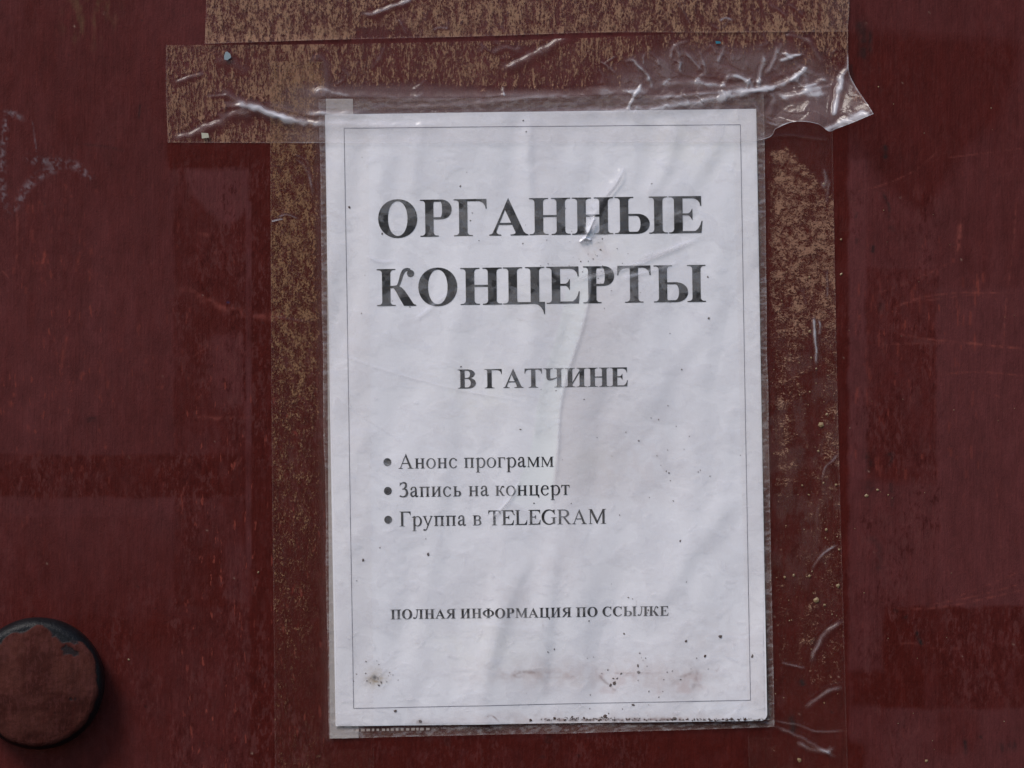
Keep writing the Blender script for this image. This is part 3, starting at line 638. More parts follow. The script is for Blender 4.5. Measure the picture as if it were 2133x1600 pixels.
def tri_glyph(pieces, step):
    vs, es = [], []
    for sgn, P in pieces:
        k0 = len(vs); vs += [Vector((float(a), float(b))) for a, b in P]; n = len(P)
        es += [(k0+k, k0+(k+1) % n) for k in range(n)]
    xs = [v.x for v in vs]; ys = [v.y for v in vs]
    if step:
        gx = np.arange(min(xs)+step*.37, max(xs), step); gy = np.arange(min(ys)+step*.41, max(ys), step)
        vs += [Vector((a, b)) for a in gx for b in gy]
    r = delaunay_2d_cdt(vs, es, [], 0, 1e-4)
    Vv = np.array([(v.x, v.y) for v in r[0]]); T = np.array([t for t in r[2] if len(t) == 3])
    c = Vv[T].mean(1); st = np.zeros(len(T), bool)
    for sgn, P in pieces:
        i = in_poly(c[:, 0], c[:, 1], P); st = np.where(i, sgn > 0, st)
    return Vv, T[st]
_gc = {}
TILT = math.atan2(-12, 898)
def put(acc, ch, table, key, x, y, em, sx=1.0, step=0, white=False):
    k = (key, ch, step)
    if k not in _gc: _gc[k] = tri_glyph(table[ch][0], step)
    Vv, T = _gc[k]
    lx = Vv[:, 0]*em/1000*sx; ly = -Vv[:, 1]*em/1000
    X = x+lx*math.cos(TILT)-ly*math.sin(TILT)*1.0; Y = y+lx*math.sin(TILT)+ly*math.cos(TILT)
    base = len(acc['X']); acc['X'] += list(X); acc['Y'] += list(Y); acc['T'] += [tuple(int(q)+base for q in t) for t in T]
def flush(acc, name, mat, parent, lift=.15):
    X = np.array(acc['X']); Y = np.array(acc['Y']); h = paper_h(X, Y)+lift
    V = np.stack([WX(X), -h*.001, WZ(Y)], 1)
    F = []
    for t in acc['T']:
        a, b, c = t; ar = (V[b][0]-V[a][0])*(V[c][2]-V[a][2])-(V[c][0]-V[a][0])*(V[b][2]-V[a][2])
        F.append((a, b, c) if ar > 0 else (a, c, b))
    return mesh_obj(name, V, F, mat, parent)
def new(): return {'X': [], 'Y': [], 'T': []}
slope = math.tan(TILT)
def placed(letters, by, x_ref, em, name):
    acc = new()
    for ch, xa, xb in letters:
        w = GB[ch][1]*em/1000
        put(acc, ch, GB, 'B', xa, by+(xa-x_ref)*slope, em, (xb-xa)/w, 26)
    o = flush(acc, name, M_ink, poster); return o
placed([('О', 788.5, 869.7), ('Р', 875.7, 941.5), ('Г', 946, 1014.6), ('А', 1019, 1100.7), ('Н', 1103.1, 1188.4), ('Н', 1191.8, 1277.5), ('Ы', 1280.7, 1390.9), ('Е', 1393.2, 1463.5)], 494.6, 788, 114, 'headline_lettering')
placed([('К', 785.9, 866.9), ('О', 871.9, 953.1), ('Н', 959.7, 1045.9), ('Ц', 1048.7, 1135), ('Е', 1138.8, 1208.1), ('Р', 1215.2, 1279.7), ('Т', 1285.9, 1355.9), ('Ы', 1361.9, 1470.2)], 637.9, 786, 114, 'headline_lettering')
r = lambda a: 930+a/5.333
placed([('В', r(127), r(328)), ('Г', r(425), r(617)), ('А', r(632), r(856)), ('Т', r(868), r(1062)), ('Ч', r(1080), r(1304)), ('И', r(1316), r(1560)), ('Н', r(1567), r(1809)), ('Е', r(1816), r(2013))], 809.6, 954, 58.8, 'subtitle_lettering')
def line_text(s, x0, x1, by, em, tabs, name, parent, step=0, space=250):
    pos, x = [], 0.0
    for ch in s:
        if ch == ' ': x += space; continue
        for key, tab, adv in tabs:
            if ch in adv: break
        w = tab[ch][1]; a = adv[ch]; pos.append((ch, key, tab, x+(a-w)/2, w)); x += a
    L = pos[-1][3]+pos[-1][4]-pos[0][3]; k = (x1-x0)/(L*em/1000)
    acc = new()
    for ch, key, tab, px, w in pos:
        X = x0+(px-pos[0][3])*em/1000*k; put(acc, ch, tab, key, X, by+(X-x0)*slope, em, k, step)
    return flush(acc, name, M_ink, parent)
tabs = [('L', GL, ADV_L), ('C', GC, ADV_C)]
line_text('Анонс программ', 830.2, 1152.8, 976.2, 46.5, tabs, 'list_line_lettering', poster, 60)
line_text('Запись на концерт', 831.5, 1186.5, 1035.2, 46.5, tabs, 'list_line_lettering', poster, 60)
line_text('Группа в TELEGRAM', 832.5, 1262.5, 1096.2, 46.5, tabs, 'list_line_lettering', poster, 60)
line_text('ПОЛНАЯ ИНФОРМАЦИЯ ПО ССЫЛКЕ', 814, 1391.8, 1289.6, 29.6, [('B', GB, ADV_B)], 'footer_lettering', poster, 110, 270)
for (bx, by) in [(807.2, 962.6), (808.2, 1022.4), (809, 1082.4)]:
    P = ell(0, 0, 8.2, 8.4, 2, 28); Xs = np.array([bx]+[bx+p[0] for p in P]); Ys = np.array([by]+[by+p[1] for p in P]); h = paper_h(Xs, Ys)+.14
    mesh_obj('bullet_point', np.stack([WX(Xs), -h*.001, WZ(Ys)], 1), [(0, 1+(k+1) % 28, 1+k) for k in range(28)], M_ink, poster)
# thin printed frame line
fr = [(717, 267.5), (1542, 260), (1562.5, 1457.5), (737, 1475)]
for k in range(4):
    a = np.array(fr[k]); b = np.array(fr[(k+1) % 4]); n = 90; e = (b-a)/np.hypot(*(b-a)); nn = np.array([-e[1], e[0]])*.62
    Xs, Ys, F = [], [], []
    for j in range(n+1):
        c = a+(b-a)*j/n
        for s_ in (-1, 1): p = c+nn*s_; Xs.append(p[0]); Ys.append(p[1])
        if j: q0 = 2*j-2; F.append((q0, q0+1, q0+3, q0+2) if True else None)
    h = paper_h(np.array(Xs), np.array(Ys))+.12
    mesh_obj('frame_line', np.stack([WX(np.array(Xs)), -h*.001, WZ(np.array(Ys))], 1), F, M_line, poster)

# dirt specks lying on the print
def specks(name, spots, mat, parent, hf, nmin=5, kind='stuff'):
    V, F = [], []
    for (x, y, r_, asp, ang) in spots:
        n = random.randint(nmin, 8); k0 = len(V)
        hb = float(hf(np.array([x]), np.array([y]))[0])
        V.append((WX(x), -(hb+.10+r_*.05)*.001, WZ(y)))
        for j in range(n):
            a = 2*math.pi*j/n; rr = r_*random.uniform(.6, 1.15); dx, dy = rr*math.cos(a)*asp, rr*math.sin(a)
            X2 = x+dx*math.cos(ang)-dy*math.sin(ang); Y2 = y+dx*math.sin(ang)+dy*math.cos(ang)
            V.append((WX(X2), -(hb+.02)*.001, WZ(Y2)))
        F += [(k0, k0+1+(j+1) % n, k0+1+j) for j in range(n)]
    o = mesh_obj(name, V, F, mat, parent); o['kind'] = kind; return o
sp = []
def sprinkle(n, fx, fy, r0, r1):
    for _ in range(n): sp.append((fx(), fy(), random.uniform(r0, r1)*(1 if random.random() < .85 else 1.7), random.uniform(1, 1.9), random.uniform(0, 3.1)))
U_ = random.uniform; Gs = random.gauss
sprinkle(34, lambda: U_(720, 1570), lambda: U_(280, 1480), .7, 1.4)
sprinkle(36, lambda: Gs(1330, 110), lambda: min(1490, Gs(1390, 60)), .7, 1.7)
sprinkle(30, lambda: Gs(1360, 90), lambda: Gs(940, 90), .6, 1.3)
sprinkle(40, lambda: Gs(1230, 50), lambda: Gs(540, 40), .5, 1.1)
sprinkle(260, lambda: 1120+470*random.random()**.8, lambda: 1500-abs(Gs(0, 2.6)), .4, 1.5)
sprinkle(25, lambda: Gs(790, 22), lambda: Gs(1415, 16), .6, 1.4)
for x, y, r_ in [(728, 432, 3), (757, 1166, 3.2), (892, 1155, 3.4), (824, 1480, 3.4), (796, 487, 2), (980, 460, 1.6), (876, 1502, 4), (1500, 1326, 4), (1468, 1366, 3), (1420, 770, 2), (1476, 663, 2.6), (1474, 577, 2.2), (1090, 252, 1.8), (1112, 1048, 1.8), (1096, 275, 2),
                 (1280, 1423, 4), (1405, 1496, 5), (1260, 1492, 4.5), (1155, 1496, 3), (1330, 1400, 3.5), (1300, 1320, 2.4), (1350, 1270, 2.2), (1105, 1500, 3)]:
    sp.append((x, y, r_, 1.2, U_(0, 3)))
specks('dirt_specks', sp, M_dirt, poster, lambda x, y: paper_h(x, y)+.16)

# ------------------------------------------------------------------ THE SLEEVE
sleeve = thing('plastic_sleeve', 'crinkled clear plastic punched pocket holding the printed sheet, torn near its upper middle', 'plastic sleeve')
def coons(top, bot, left, right, nu, nv):
    """top, bot: polylines left->right; left, right: polylines top->bottom"""
    def samp(P, n):
        C = catmull(P, 10); L = np.concatenate([[0], np.cumsum(np.hypot(*(C[1:]-C[:-1]).T))]); t = np.linspace(0, L[-1], n)
        return np.stack([np.interp(t, L, C[:, 0]), np.interp(t, L, C[:, 1])], 1)
    T, B, L, R = samp(top, nu), samp(bot, nu), samp(left, nv), samp(right, nv)
    u = np.linspace(0, 1, nu)[None, :, None]; v = np.linspace(0, 1, nv)[:, None, None]
    P = (1-v)*T[None]+v*B[None]+(1-u)*L[:, None]+u*R[:, None]-((1-u)*(1-v)*T[0]+u*(1-v)*T[-1]+(1-u)*v*B[0]+u*v*B[-1])
    return P[..., 0], P[..., 1]
SX, SY = coons([(664, 206), (1000, 204), (1300, 200), (1590, 196)], [(685, 1539), (900, 1533), (1250, 1525), (1613, 1514)],
               [(664, 206), (672, 700), (680, 1200), (685, 1539)], [(1590, 196), (1597, 700), (1606, 1200), (1613, 1514)], 520, 700)
SX = SX+2.4*(nz(SX*0+SX, SY, 150, 90, 170)-.5)*2*.6; SY = SY+2.0*(nz(SX, SY, 110, 160, 172)-.5)
uu, vv = uv_of(SX, SY)
onp = ss(-4, 8, uu)*(1-ss(890, 902, uu))*ss(-8, 4, vv)*(1-ss(1268, 1278, vv))
Hs = sleeve_h(SX, SY)
Hs = Hs*onp+(.75+.25*fbm(SX, SY, 16, 30, 95))*(1-onp)
patch = fbm(SX, SY, 30, 40, 96, 2)
cell = fbm(SX+30*nz(SX, SY, 40, 40, 97), SY+30*nz(SX, SY, 40, 40, 98), 55, 38, 99, 3)
cell2 = fbm(SX+24*nz(SX, SY, 26, 26, 197), SY+24*nz(SX, SY, 26, 26, 198), 24, 19, 199, 2)
hz = .004+.070*ss(.475, .49, cell)+.045*ss(.505, .52, cell2)+.012*ss(.5, .7, patch)
diag = fbm(SX+.9*SY, SY*.25-.25*SX, 46, 60, 101, 3)
hz += .03*ss(.55, .72, diag)*onp
# film pressed flat / lifted around the tear, its sheen and glints painted as haze
hz = hz*(1-.9*soft_poly(SX, SY, [(1262, 412), (1275, 412), (1258, 436), (1252, 450), (1242, 470), (1244, 446)], 2))
lifted = soft_poly(SX, SY, CREASE_L+CREASE_R[::-1], 4)
hz = hz*(1-.95*lifted*ss(880, 930, SY))+.07*lifted*(1-ss(880, 930, SY))
hz += .20*soft_poly(SX, SY, [(1225, 425), (1246, 420), (1236, 465), (1252, 500), (1225, 505), (1200, 498), (1218, 470)], 6)*ss(.35, .6, nz(SX, SY, 9, 9, 103))
for p, w, k in [([(1465, 492), (1400, 520), (1320, 552), (1250, 570), (1180, 590)], 5, .28), ([(1420, 545), (1350, 565), (1290, 580)], 3, .2), ([(865, 668), (905, 632), (935, 610)], 4, .16),
                ([(765, 533), (795, 545), (824, 542)], 3.5, .18), ([(1228, 540), (1228, 600), (1213, 680), (1180, 780), (1166, 850), (1158, 1000)], 3, .20), ([(1084, 1000), (1060, 1042), (1025, 1080)], 3, .35),
                ([(1222, 470), (1228, 490), (1215, 503)], 5, .8), ([(1300, 350), (1285, 385), (1262, 412)], 2.5, .4), ([(1238, 455), (1228, 480)], 3.5, .55), ([(1205, 505), (1215, 498), (1232, 500)], 3.5, .6),
                ([(690, 820), (760, 870), (840, 920)], 2, .10), ([(690, 730), (800, 770), (950, 810), (1090, 835)], 2, .10)]:
    hz += k*mark(SX, SY, p, w)  # bright crease and tear glints painted as haze
for k in range(420):                              # short diagonal crinkle glints painted as haze
    x = random.uniform(700, 1590); y = random.choice([random.uniform(280, 1490), random.uniform(1200, 1490)]); L = random.uniform(8, 34); a = random.gauss(-.45, .5)
    hz += random.uniform(.05, .22)*random.random()*mark(SX, SY, [(x, y), (x+L*.5*math.cos(a)+2, y+L*.5*math.sin(a)), (x+L*math.cos(a), y+L*math.sin(a))], random.uniform(1.2, 3.2))
# free margins beyond the sheet: milky with fine ticks
tick = ss(.5, .75, nz(SX+.8*SY, SY, 9, 4, 105))
hz = hz*onp+(1-onp)*(.10+.10*tick+.06*ss(.4, .7, nz(SX, SY, 30, 60, 106)))
edge = np.minimum(np.minimum(np.linspace(0, 1, 520)[None, :]*926, (1-np.linspace(0, 1, 520))[None, :]*926), (1-np.linspace(0, 1, 700))[:, None]*1325)
hz += .16*np.exp(-(edge/1.8)**2)
pale = np.clip((.90+.1*ss(.12, .3, hz))*onp+(1-onp)*(.10+.38*tick)*(1-.5*(vv < 0)), 0, 1)
grid_obj('front_film', SX, SY, Hs, M_sleeve, sleeve, {'bond': SX*0, 'haze': np.clip(hz, 0, .9), 'pale': pale})
# punched strip folded back behind the sheet
BX, BY = coons([(679, 206), (735, 206)], [(687, 1538), (747, 1537)], [(679, 206), (687, 1538)], [(735, 206), (747, 1537)], 20, 160)
grid_obj('binding_strip', BX, BY, .35+0*BX, M_strip, sleeve)
# welded bottom seam: a row of little pale dashes
V, F = [], []
x = 742
while x < 1600:
    L = random.uniform(4, 8) if x < 900 else random.uniform(7, 15); t = (x-742)/858
    y = 1518-14.5*t+(6 if x < 900 else 0); hh = 5 if x < 900 else 1.3
    k0 = len(V)
    for (dx, dy) in [(0, 0), (L, -.1), (L, hh), (0, hh)]: V.append((WX(x+dx), -.00140, WZ(y+dy-6)))
    F.append((k0+3, k0+2, k0+1, k0)); x += L+random.uniform(3, 6)
mesh_obj('weld_seam', V, F, M_weld, sleeve)

# ------------------------------------------------------------------ THE TAPES
def over_sleeve(X, Y, reach):
    """1 on the sleeve, falling to 0 at 'reach' px outside: how far the tape is tented"""
    dx = np.maximum(np.maximum((664+.016*(Y-206))-X, X-(1590+.017*(Y-196))), 0); dy = np.maximum(np.maximum(204-Y, Y-(1539-.027*(X-685))), 0)
    return 1-ss(0, reach, np.hypot(dx, dy))
def tape_base(X, Y, reach=26, extra=.25, low=.18):
    o_ = over_sleeve(X, Y, reach); uu, vv = uv_of(X, Y)
    hs = sleeve_h(X, Y); inn = ss(-30, 10, uu)*(1-ss(890, 930, uu))*ss(-60, 0, vv)*(1-ss(1270, 1310, vv))
    hs = hs*inn+(1.3)*(1-inn)
    return low+(hs+extra-low)*o_
def ridges(X, Y, H, hz, bond, R):
    WRX = (nz(X, Y, 15, 15, 151)-.5)*2; WRY = (nz(X, Y, 13, 13, 153)-.5)*2; BRK = .7+.6*nz(X, Y, 34, 30, 155)
    for (p, w, a, k) in R:
        D, sd, T = dist_line(X+WRX*w*.25, Y+WRY*w*.25, p, w*5)
        e = ss(0, .18, T)*(1-ss(.82, 1, T))*BRK
        prof = np.exp(-(np.where(sd > 0, D/w, D/(w*.55)))**2)
        H = H+.38*a*e*prof+.10*a*e*np.exp(-((D-w*1.5)/(w*.35))**2)*(sd < 0)
        hz = hz+1.0*k*e*np.exp(-(D/(w*.62))**2)*(.7+.5*nz(X, Y, 12, 12, int(w*7) % 9))  # ridge highlights painted in as pale haze
        bond = bond*(1-min(.95, .3+.4*a)*e*np.exp(-(D/(w*1.2))**2))
    return H, hz, bond

# --- wide tape across the top of the sleeve, right end curled off the door
tape = thing('adhesive_tape', 'wide clear tape across the top of the sleeve, its right end curling off', 'tape')
TX, TY = coons([(346, 94), (700, 92), (1200, 80), (1500, 66), (1766, 62)], [(350, 297), (560, 298), (900, 298), (1300, 297), (1570, 294), (1618, 268), (1655, 256), (1700, 262), (1722, 277), (1740, 271), (1776, 258), (1812, 243)],
               [(346, 94), (346, 200), (350, 297)], [(1766, 62), (1766, 110), (1768, 150), (1782, 185), (1798, 216), (1812, 243)], 860, 130)
H = tape_base(TX, TY, 30, .55)
hz = .006+.012*fbm(TX, TY, 60, 30, 110); bond = .50+.42*(fbm(TX, TY, 120, 60, 111)-.3)
bond = np.where(TX < 680, bond+.10, bond)
# areas where the film has come away from the paint: no glue pattern, smooth milky film
lift = np.clip(ss(-16, 10, TY-(190+8*np.sin(TX/160)+14*(nz(TX, TY, 60, 60, 112)-.5)-.0*TX))*ss(560, 640, TX)*(1-ss(1545, 1620, TX)), 0, 1)
lift = np.maximum(lift, soft_poly(TX, TY, [(1240, 190), (1270, 150), (1330, 120), (1420, 100), (1560, 105), (1640, 90), (1700, 140), (1745, 150), (1790, 150), (1850, 250), (1700, 310), (1500, 300), (1240, 240)], 18)*(.55+.45*ss(.35, .55, fbm(TX, TY, 60, 50, 113))))
lift = np.maximum(lift, soft_poly(TX, TY, [(520, 218), (600, 212), (690, 205), (690, 290), (640, 275), (590, 262), (540, 240)], 8))
bond = bond*(1-lift); hz = hz+.13*lift
hz = hz*(1-.35*ss(-2, 6, uv_of(TX, TY)[1])*ss(0, 5, uv_of(TX, TY)[0])*(1-ss(893, 898, uv_of(TX, TY)[0])))
R = [([(432, 180), (450, 188), (475, 197), (500, 212), (530, 222), (560, 236), (600, 249), (640, 256), (690, 259), (760, 261), (850, 263), (960, 256)], 9, 2.6, .34),
     ([(455, 217), (490, 220), (520, 224), (545, 230), (575, 243), (620, 256)], 8, 1.8, .28),
     ([(350, 286), (375, 285), (405, 277), (430, 266), (460, 256), (480, 243), (520, 236), (545, 230)], 9, 2.2, .26),
     ([(450, 244), (480, 236), (515, 228)], 6, 1.2, .16), ([(428, 202), (455, 200), (478, 198)], 4, 1.0, .18), ([(362, 175), (390, 163), (415, 156), (428, 148)], 5, 1.3, .20),
     ([(445, 133), (470, 128), (495, 138), (520, 158)], 10, 1.2, .08), ([(640, 135), (668, 120), (682, 150), (678, 190), (660, 214)], 9, 1.3, .12),
     ([(625, 235), (650, 236), (690, 240), (735, 236), (760, 240)], 7, 1.4, .28), ([(655, 200), (668, 186), (700, 194), (735, 200)], 5, 1.0, .22),
     ([(650, 290), (690, 296), (730, 300), (765, 296)], 6, .8, .10),
     ([(1035, 148), (1060, 140), (1085, 130), (1110, 116), (1140, 100), (1165, 84), (1190, 66), (1222, 62)], 9, 3.0, .34),
     ([(1025, 118), (1035, 104), (1055, 98), (1075, 104), (1085, 90)], 6, 1.4, .16), ([(1010, 72), (1030, 85), (1045, 98)], 5, 1.0, .12), ([(785, 130), (795, 118), (800, 96)], 5, .8, .10),
     ([(600, 186), (700, 197), (850, 204), (1000, 200), (1200, 194), (1330, 186)], 9, 1.0, .12),
     ([(740, 226), (860, 224), (980, 218), (1100, 206), (1200, 200), (1300, 194), (1400, 180)], 6, 1.2, .14),
     ([(1120, 238), (1240, 233), (1330, 232), (1420, 220), (1500, 205), (1560, 193), (1620, 178), (1660, 176)], 9, 2.0, .26),
     ([(1350, 178), (1430, 172), (1500, 178), (1580, 188), (1610, 182), (1650, 165), (1700, 148)], 8, 2.4, .22),
     ([(1350, 205), (1460, 196), (1540, 190), (1600, 188)], 5, 1.0, .15), ([(1200, 186), (1300, 190), (1360, 200)], 7, 1.0, .12),
     ([(1305, 232), (1316, 210), (1328, 190), (1338, 172)], 4, 1.4, .34), ([(1340, 172), (1352, 160), (1330, 140), (1320, 126), (1298, 128)], 5, 1.6, .26),
     ([(1352, 158), (1356, 176), (1360, 186)], 5, 1.0, .2), ([(1396, 128), (1402, 98), (1424, 88), (1440, 84)], 4, 1.4, .26), ([(1400, 95), (1414, 112), (1416, 130), (1412, 158)], 5, 1.4, .16),
     ([(1424, 104), (1440, 122), (1455, 140), (1465, 152)], 4, 1.2, .18), ([(1456, 100), (1460, 118), (1466, 135), (1470, 158)], 4, 1.2, .18), ([(1510, 92), (1504, 112), (1492, 134)], 5, 1.2, .22),
     ([(1498, 188), (1510, 170), (1530, 158), (1555, 168), (1570, 186)], 6, 1.4, .22), ([(1524, 155), (1545, 166), (1560, 180)], 4, 1.0, .14), ([(1580, 186), (1583, 155), (1592, 128), (1590, 112)], 6, 1.8, .26),
     ([(1592, 160), (1605, 140), (1614, 118), (1620, 92)], 5, 1.6, .22), ([(1600, 96), (1592, 80), (1590, 68)], 5, 1.2, .12),
     ([(1620, 128), (1650, 118), (1678, 112)], 5, 1.4, .38), ([(1622, 112), (1650, 114), (1672, 118)], 3, .8, .2), ([(1640, 176), (1655, 160), (1672, 150), (1680, 136)], 5, 2.0, .26),
     ([(1668, 190), (1690, 178), (1712, 168), (1725, 170)], 6, 2.0, .30), ([(1660, 196), (1690, 188), (1735, 178)], 5, 1.4, .22), ([(1676, 76), (1690, 96), (1702, 118), (1716, 134)], 7, 1.6, .14),
     ([(1630, 78), (1650, 74), (1678, 84), (1690, 96)], 5, 1.2, .18), ([(1738, 200), (1746, 180), (1752, 160), (1764, 140), (1768, 108)], 7, 3.0, .36), ([(1730, 248), (1737, 225), (1742, 200), (1752, 176)], 7, 2.6, .36),
     ([(1612, 200), (1640, 202), (1680, 198), (1735, 196)], 8, 1.8, .22), ([(1598, 246), (1606, 226), (1614, 208), (1602, 196)], 7, 1.6, .20), ([(1700, 288), (1735, 266), (1775, 248), (1812, 238)], 9, 1.5, .45),
     ([(1590, 254), (1620, 262), (1650, 262), (1700, 266)], 4, .6, .18)]
R = [(p, w*1.3, a, k*.72) for p, w, a, k in R]
facet = ss(.50, .515, fbm(TX+.7*TY, TY-.5*TX, 60, 20, 160, 2))*.6+ss(.50, .51, fbm(TX-.3*TY, TY+.8*TX, 34, 26, 162, 2))*.5
hz = hz+.085*facet*np.maximum(lift*ss(1180, 1340, TX), 0); H = H+.35*facet*lift*ss(1180, 1340, TX)
for k in range(46):                              # small buckles
    x = random.gauss(1500, 130) if k % 2 else random.uniform(700, 1700); y = random.uniform(80, 230); a = random.uniform(.6, 2.6); L = random.uniform(14, 42)
    c = random.uniform(-8, 8)
    R.append(([(x, y), (x+L*.5*math.cos(a)+c, y+L*.5*math.sin(a)), (x+L*math.cos(a), y+L*math.sin(a))], random.uniform(2.5, 5.5), random.uniform(.4, 1.3), random.uniform(.04, .16)))
R = [r_ for r_ in R]
H, hz, bond = ridges(TX, TY, H, hz, bond, R)
# curled right end stands off the door
curl = ss(1575, 1690, TX)*ss(150, 270, TY); H = H+curl*9.0+ss(1735, 1812, TX)*ss(140, 240, TY)*7
H = H+ss(1600, 1740, TX)*(1-ss(150, 260, TY))*.6
vv_ = np.linspace(0, 1, 130)[:, None]; uu_ = np.linspace(0, 1, 860)[None, :]
hz += .22*(np.exp(-((1-vv_)*203/1.6)**2)+np.exp(-(uu_*1430/2)**2)*.6+np.exp(-((1-uu_)*1430/2.2)**2))
pale = np.clip(.04+.08*lift+.9*ss(.20, .42, hz), 0, 1)
# over the white sheet the milky parts are pale anyway
uu, vv = uv_of(TX, TY); onpT = ss(-2, 2, uu)*ss(-2, 2, vv)*(1-ss(896, 900, uu))
pale = pale*(1-onpT)+.85*onpT
hz = hz*(1-onpT)+onpT*(hz*.8)
grid_obj('tape_film', TX, TY, H, M_tape_mid, tape, {'bond': np.clip(bond, 0, 1)*(1-onpT), 'haze': np.clip(hz, 0, .85), 'pale': pale})

# --- second tape above it
tape2 = thing('adhesive_tape', 'speckled tan strip of tape above the wide wrinkled one, cut by the picture top', 'tape')
TX, TY = coons([(434, -112), (1100, -128), (1768, -138)], [(427, 92), (700, 83), (1000, 76), (1250, 68), (1500, 68), (1765, 66)], [(434, -112), (430, 0), (427, 92)], [(1768, -138), (1769, 0), (1765, 66)], 760, 110)
H = .62+.15*(fbm(TX, TY, 60, 60, 120)-.5)+.35*ss(300, 600, TX)*0; hz = .008+.03*fbm(TX, TY, 50, 50, 121); bond = .66+.30*(fbm(TX, TY, 130, 40, 122)-.4)
bond = bond+.22*ss(45, 80, TY)*ss(.3, .6, nz(TX, TY, 150, 60, 123))
bond = bond*(1-.9*soft_poly(TX, TY, [(740, 60), (790, 62), (840, 58), (870, 78), (735, 82)], 8))
R = [([(748, 28), (775, 30), (800, 22), (825, 12), (850, 2), (870, -12)], 8, 2.6, .30), ([(830, 40), (840, 58), (848, 76)], 5, 1.6, .12), ([(1495, 44), (1510, 38), (1528, 44)], 5, 1.0, .30), ([(1480, 50), (1500, 60), (1520, 40)], 4, .8, .12),
     ([(900, 66), (915, 58), (935, 60)], 5, .8, .16), ([(1040, 62), (1046, 56), (1052, 72)], 4, .7, .12), ([(1410, 2), (1425, 28), (1438, 56)], 5, 1.2, .10), ([(1600, 10), (1622, 22), (1642, 36)], 5, .9, .10), ([(1640, 6), (1660, 20), (1672, 36)], 5, .9, .10)]
for k in range(30):
    x = random.uniform(1350, 1740); y = random.uniform(-60, 60); a = random.uniform(.9, 1.5); L = random.uniform(14, 34)
    R.append(([(x, y), (x+L*.5*math.cos(a)-3, y+L*.5*math.sin(a)), (x+L*math.cos(a), y+L*math.sin(a))], random.uniform(2.5, 4.5), random.uniform(.3, .8), random.uniform(.02, .10)))
for k in range(14):
    x = random.uniform(460, 1350); y = random.uniform(20, 80); L = random.uniform(8, 22)
    R.append(([(x, y), (x+4, y-L*.6), (x+random.uniform(-6, 10), y-L)], random.uniform(2, 4), random.uniform(.3, .8), random.uniform(.03, .10)))
H, hz, bond = ridges(TX, TY, H, hz, bond, R)
H = H+.8*ss(70, 92, TY)*(1-ss(430, 720, TX)*.6)
vv_ = np.linspace(0, 1, 110)[:, None]; uu_ = np.linspace(0, 1, 760)[None, :]
hz += .16*(np.exp(-((1-vv_)*204/1.5)**2)+np.exp(-(uu_*1335/2)**2)*.6+np.exp(-((1-uu_)*1335/2)**2))+.06*ss(1700, 1745, TX)
grid_obj('tape_film', TX, TY, H, M_tape_top, tape2, {'bond': np.clip(bond, 0, 1), 'haze': np.clip(hz, 0, .85), 'pale': np.clip(.02+1.0*ss(.14, .4, hz), 0, 1)})

# --- left vertical tape
tape3 = thing('adhesive_tape', 'vertical strip of clear tape down the left edge of the sleeve, yellowish glue mottling', 'tape')
TX, TY = coons([(560, 128), (768, 128)], [(574, 1680), (780, 1680)], [(560, 128), (563, 300), (566, 900), (574, 1680)], [(768, 128), (768, 300), (772, 900), (780, 1680)], 130, 780)
H = tape_base(TX, TY, 24, .25, .10)
bond = (.68-.36*ss(480, 1050, TY)-.18*ss(1150, 1350, TY))+.40*(fbm(TX, TY, 46, 90, 130)-.5); bond = bond*(1-.9*over_sleeve(TX, TY, 22))*(1-.6*ss(640, 662, TX)*ss(650, 900, TY))
hz = .006+.010*fbm(TX, TY, 60, 60, 131)+.05*over_sleeve(TX, TY, 20)*(TX < 690)
R = [([(564, 462), (580, 458), (592, 456)], 2.2, .6, .5), ([(578, 454), (592, 448), (606, 450), (622, 457)], 2.6, .7, .28), ([(612, 330), (632, 345), (645, 372), (650, 400)], 5, .8, .14), ([(600, 318), (640, 340), (652, 420)], 4, .5, .08),
     ([(567, 660), (600, 664), (655, 676)], 4, .4, .05)]
H, hz, bond = ridges(TX, TY, H, hz, bond, R)
uu, vv = uv_of(TX, TY); onpT = ss(-2, 2, uu)*(1-ss(1272, 1276, vv))
uu_ = np.linspace(0, 1, 130)[None, :]
hz = hz+(.10*np.exp(-(uu_*208/1.4)**2)+.05*np.exp(-((1-uu_)*208/1.6)**2))
hz = np.where(onpT > .5, hz*.15, hz)
grid_obj('tape_film', TX, TY, H, M_tape_left, tape3, {'bond': np.clip(bond, 0, 1)*(1-onpT), 'haze': np.clip(hz, 0, .85), 'pale': np.clip(.05+.9*ss(.12, .4, hz), 0, 1)*(1-onpT)+.8*onpT})

# --- right vertical tape
tape4 = thing('adhesive_tape', 'vertical clear tape down the right edge of the sleeve, with rosy glue mottling and slivers', 'tape')
TX, TY = coons([(1525, 100), (1731, 100)], [(1562, 1680), (1768, 1680)], [(1525, 100), (1530, 400), (1544, 1000), (1562, 1680)], [(1731, 100), (1734, 260), (1738, 500), (1745, 850), (1756, 1250), (1768, 1680)], 130, 800)
H = tape_base(TX, TY, 20, .25, .10)
bond = .72-.30*ss(540, 720, TY)-.22*ss(900, 1100, TY)-.25*ss(1330, 1480, TY)
bond = bond+.45*(fbm(TX, TY, 40, 70, 140)-.5); bond = bond*(1-over_sleeve(TX, TY, 16))
arcm = ss(0, 22, TY-(300+.9*np.maximum(TX-1640, 0)+.002*(TX-1640)**2)); bond = bond*arcm
bond = bond*(1-.9*soft_poly(TX, TY, [(1690, 700), (1712, 690), (1716, 900), (1690, 1000), (1672, 900)], 12))*(1-.8*soft_poly(TX, TY, [(1650, 830), (1680, 820), (1690, 1060), (1650, 1100)], 14))
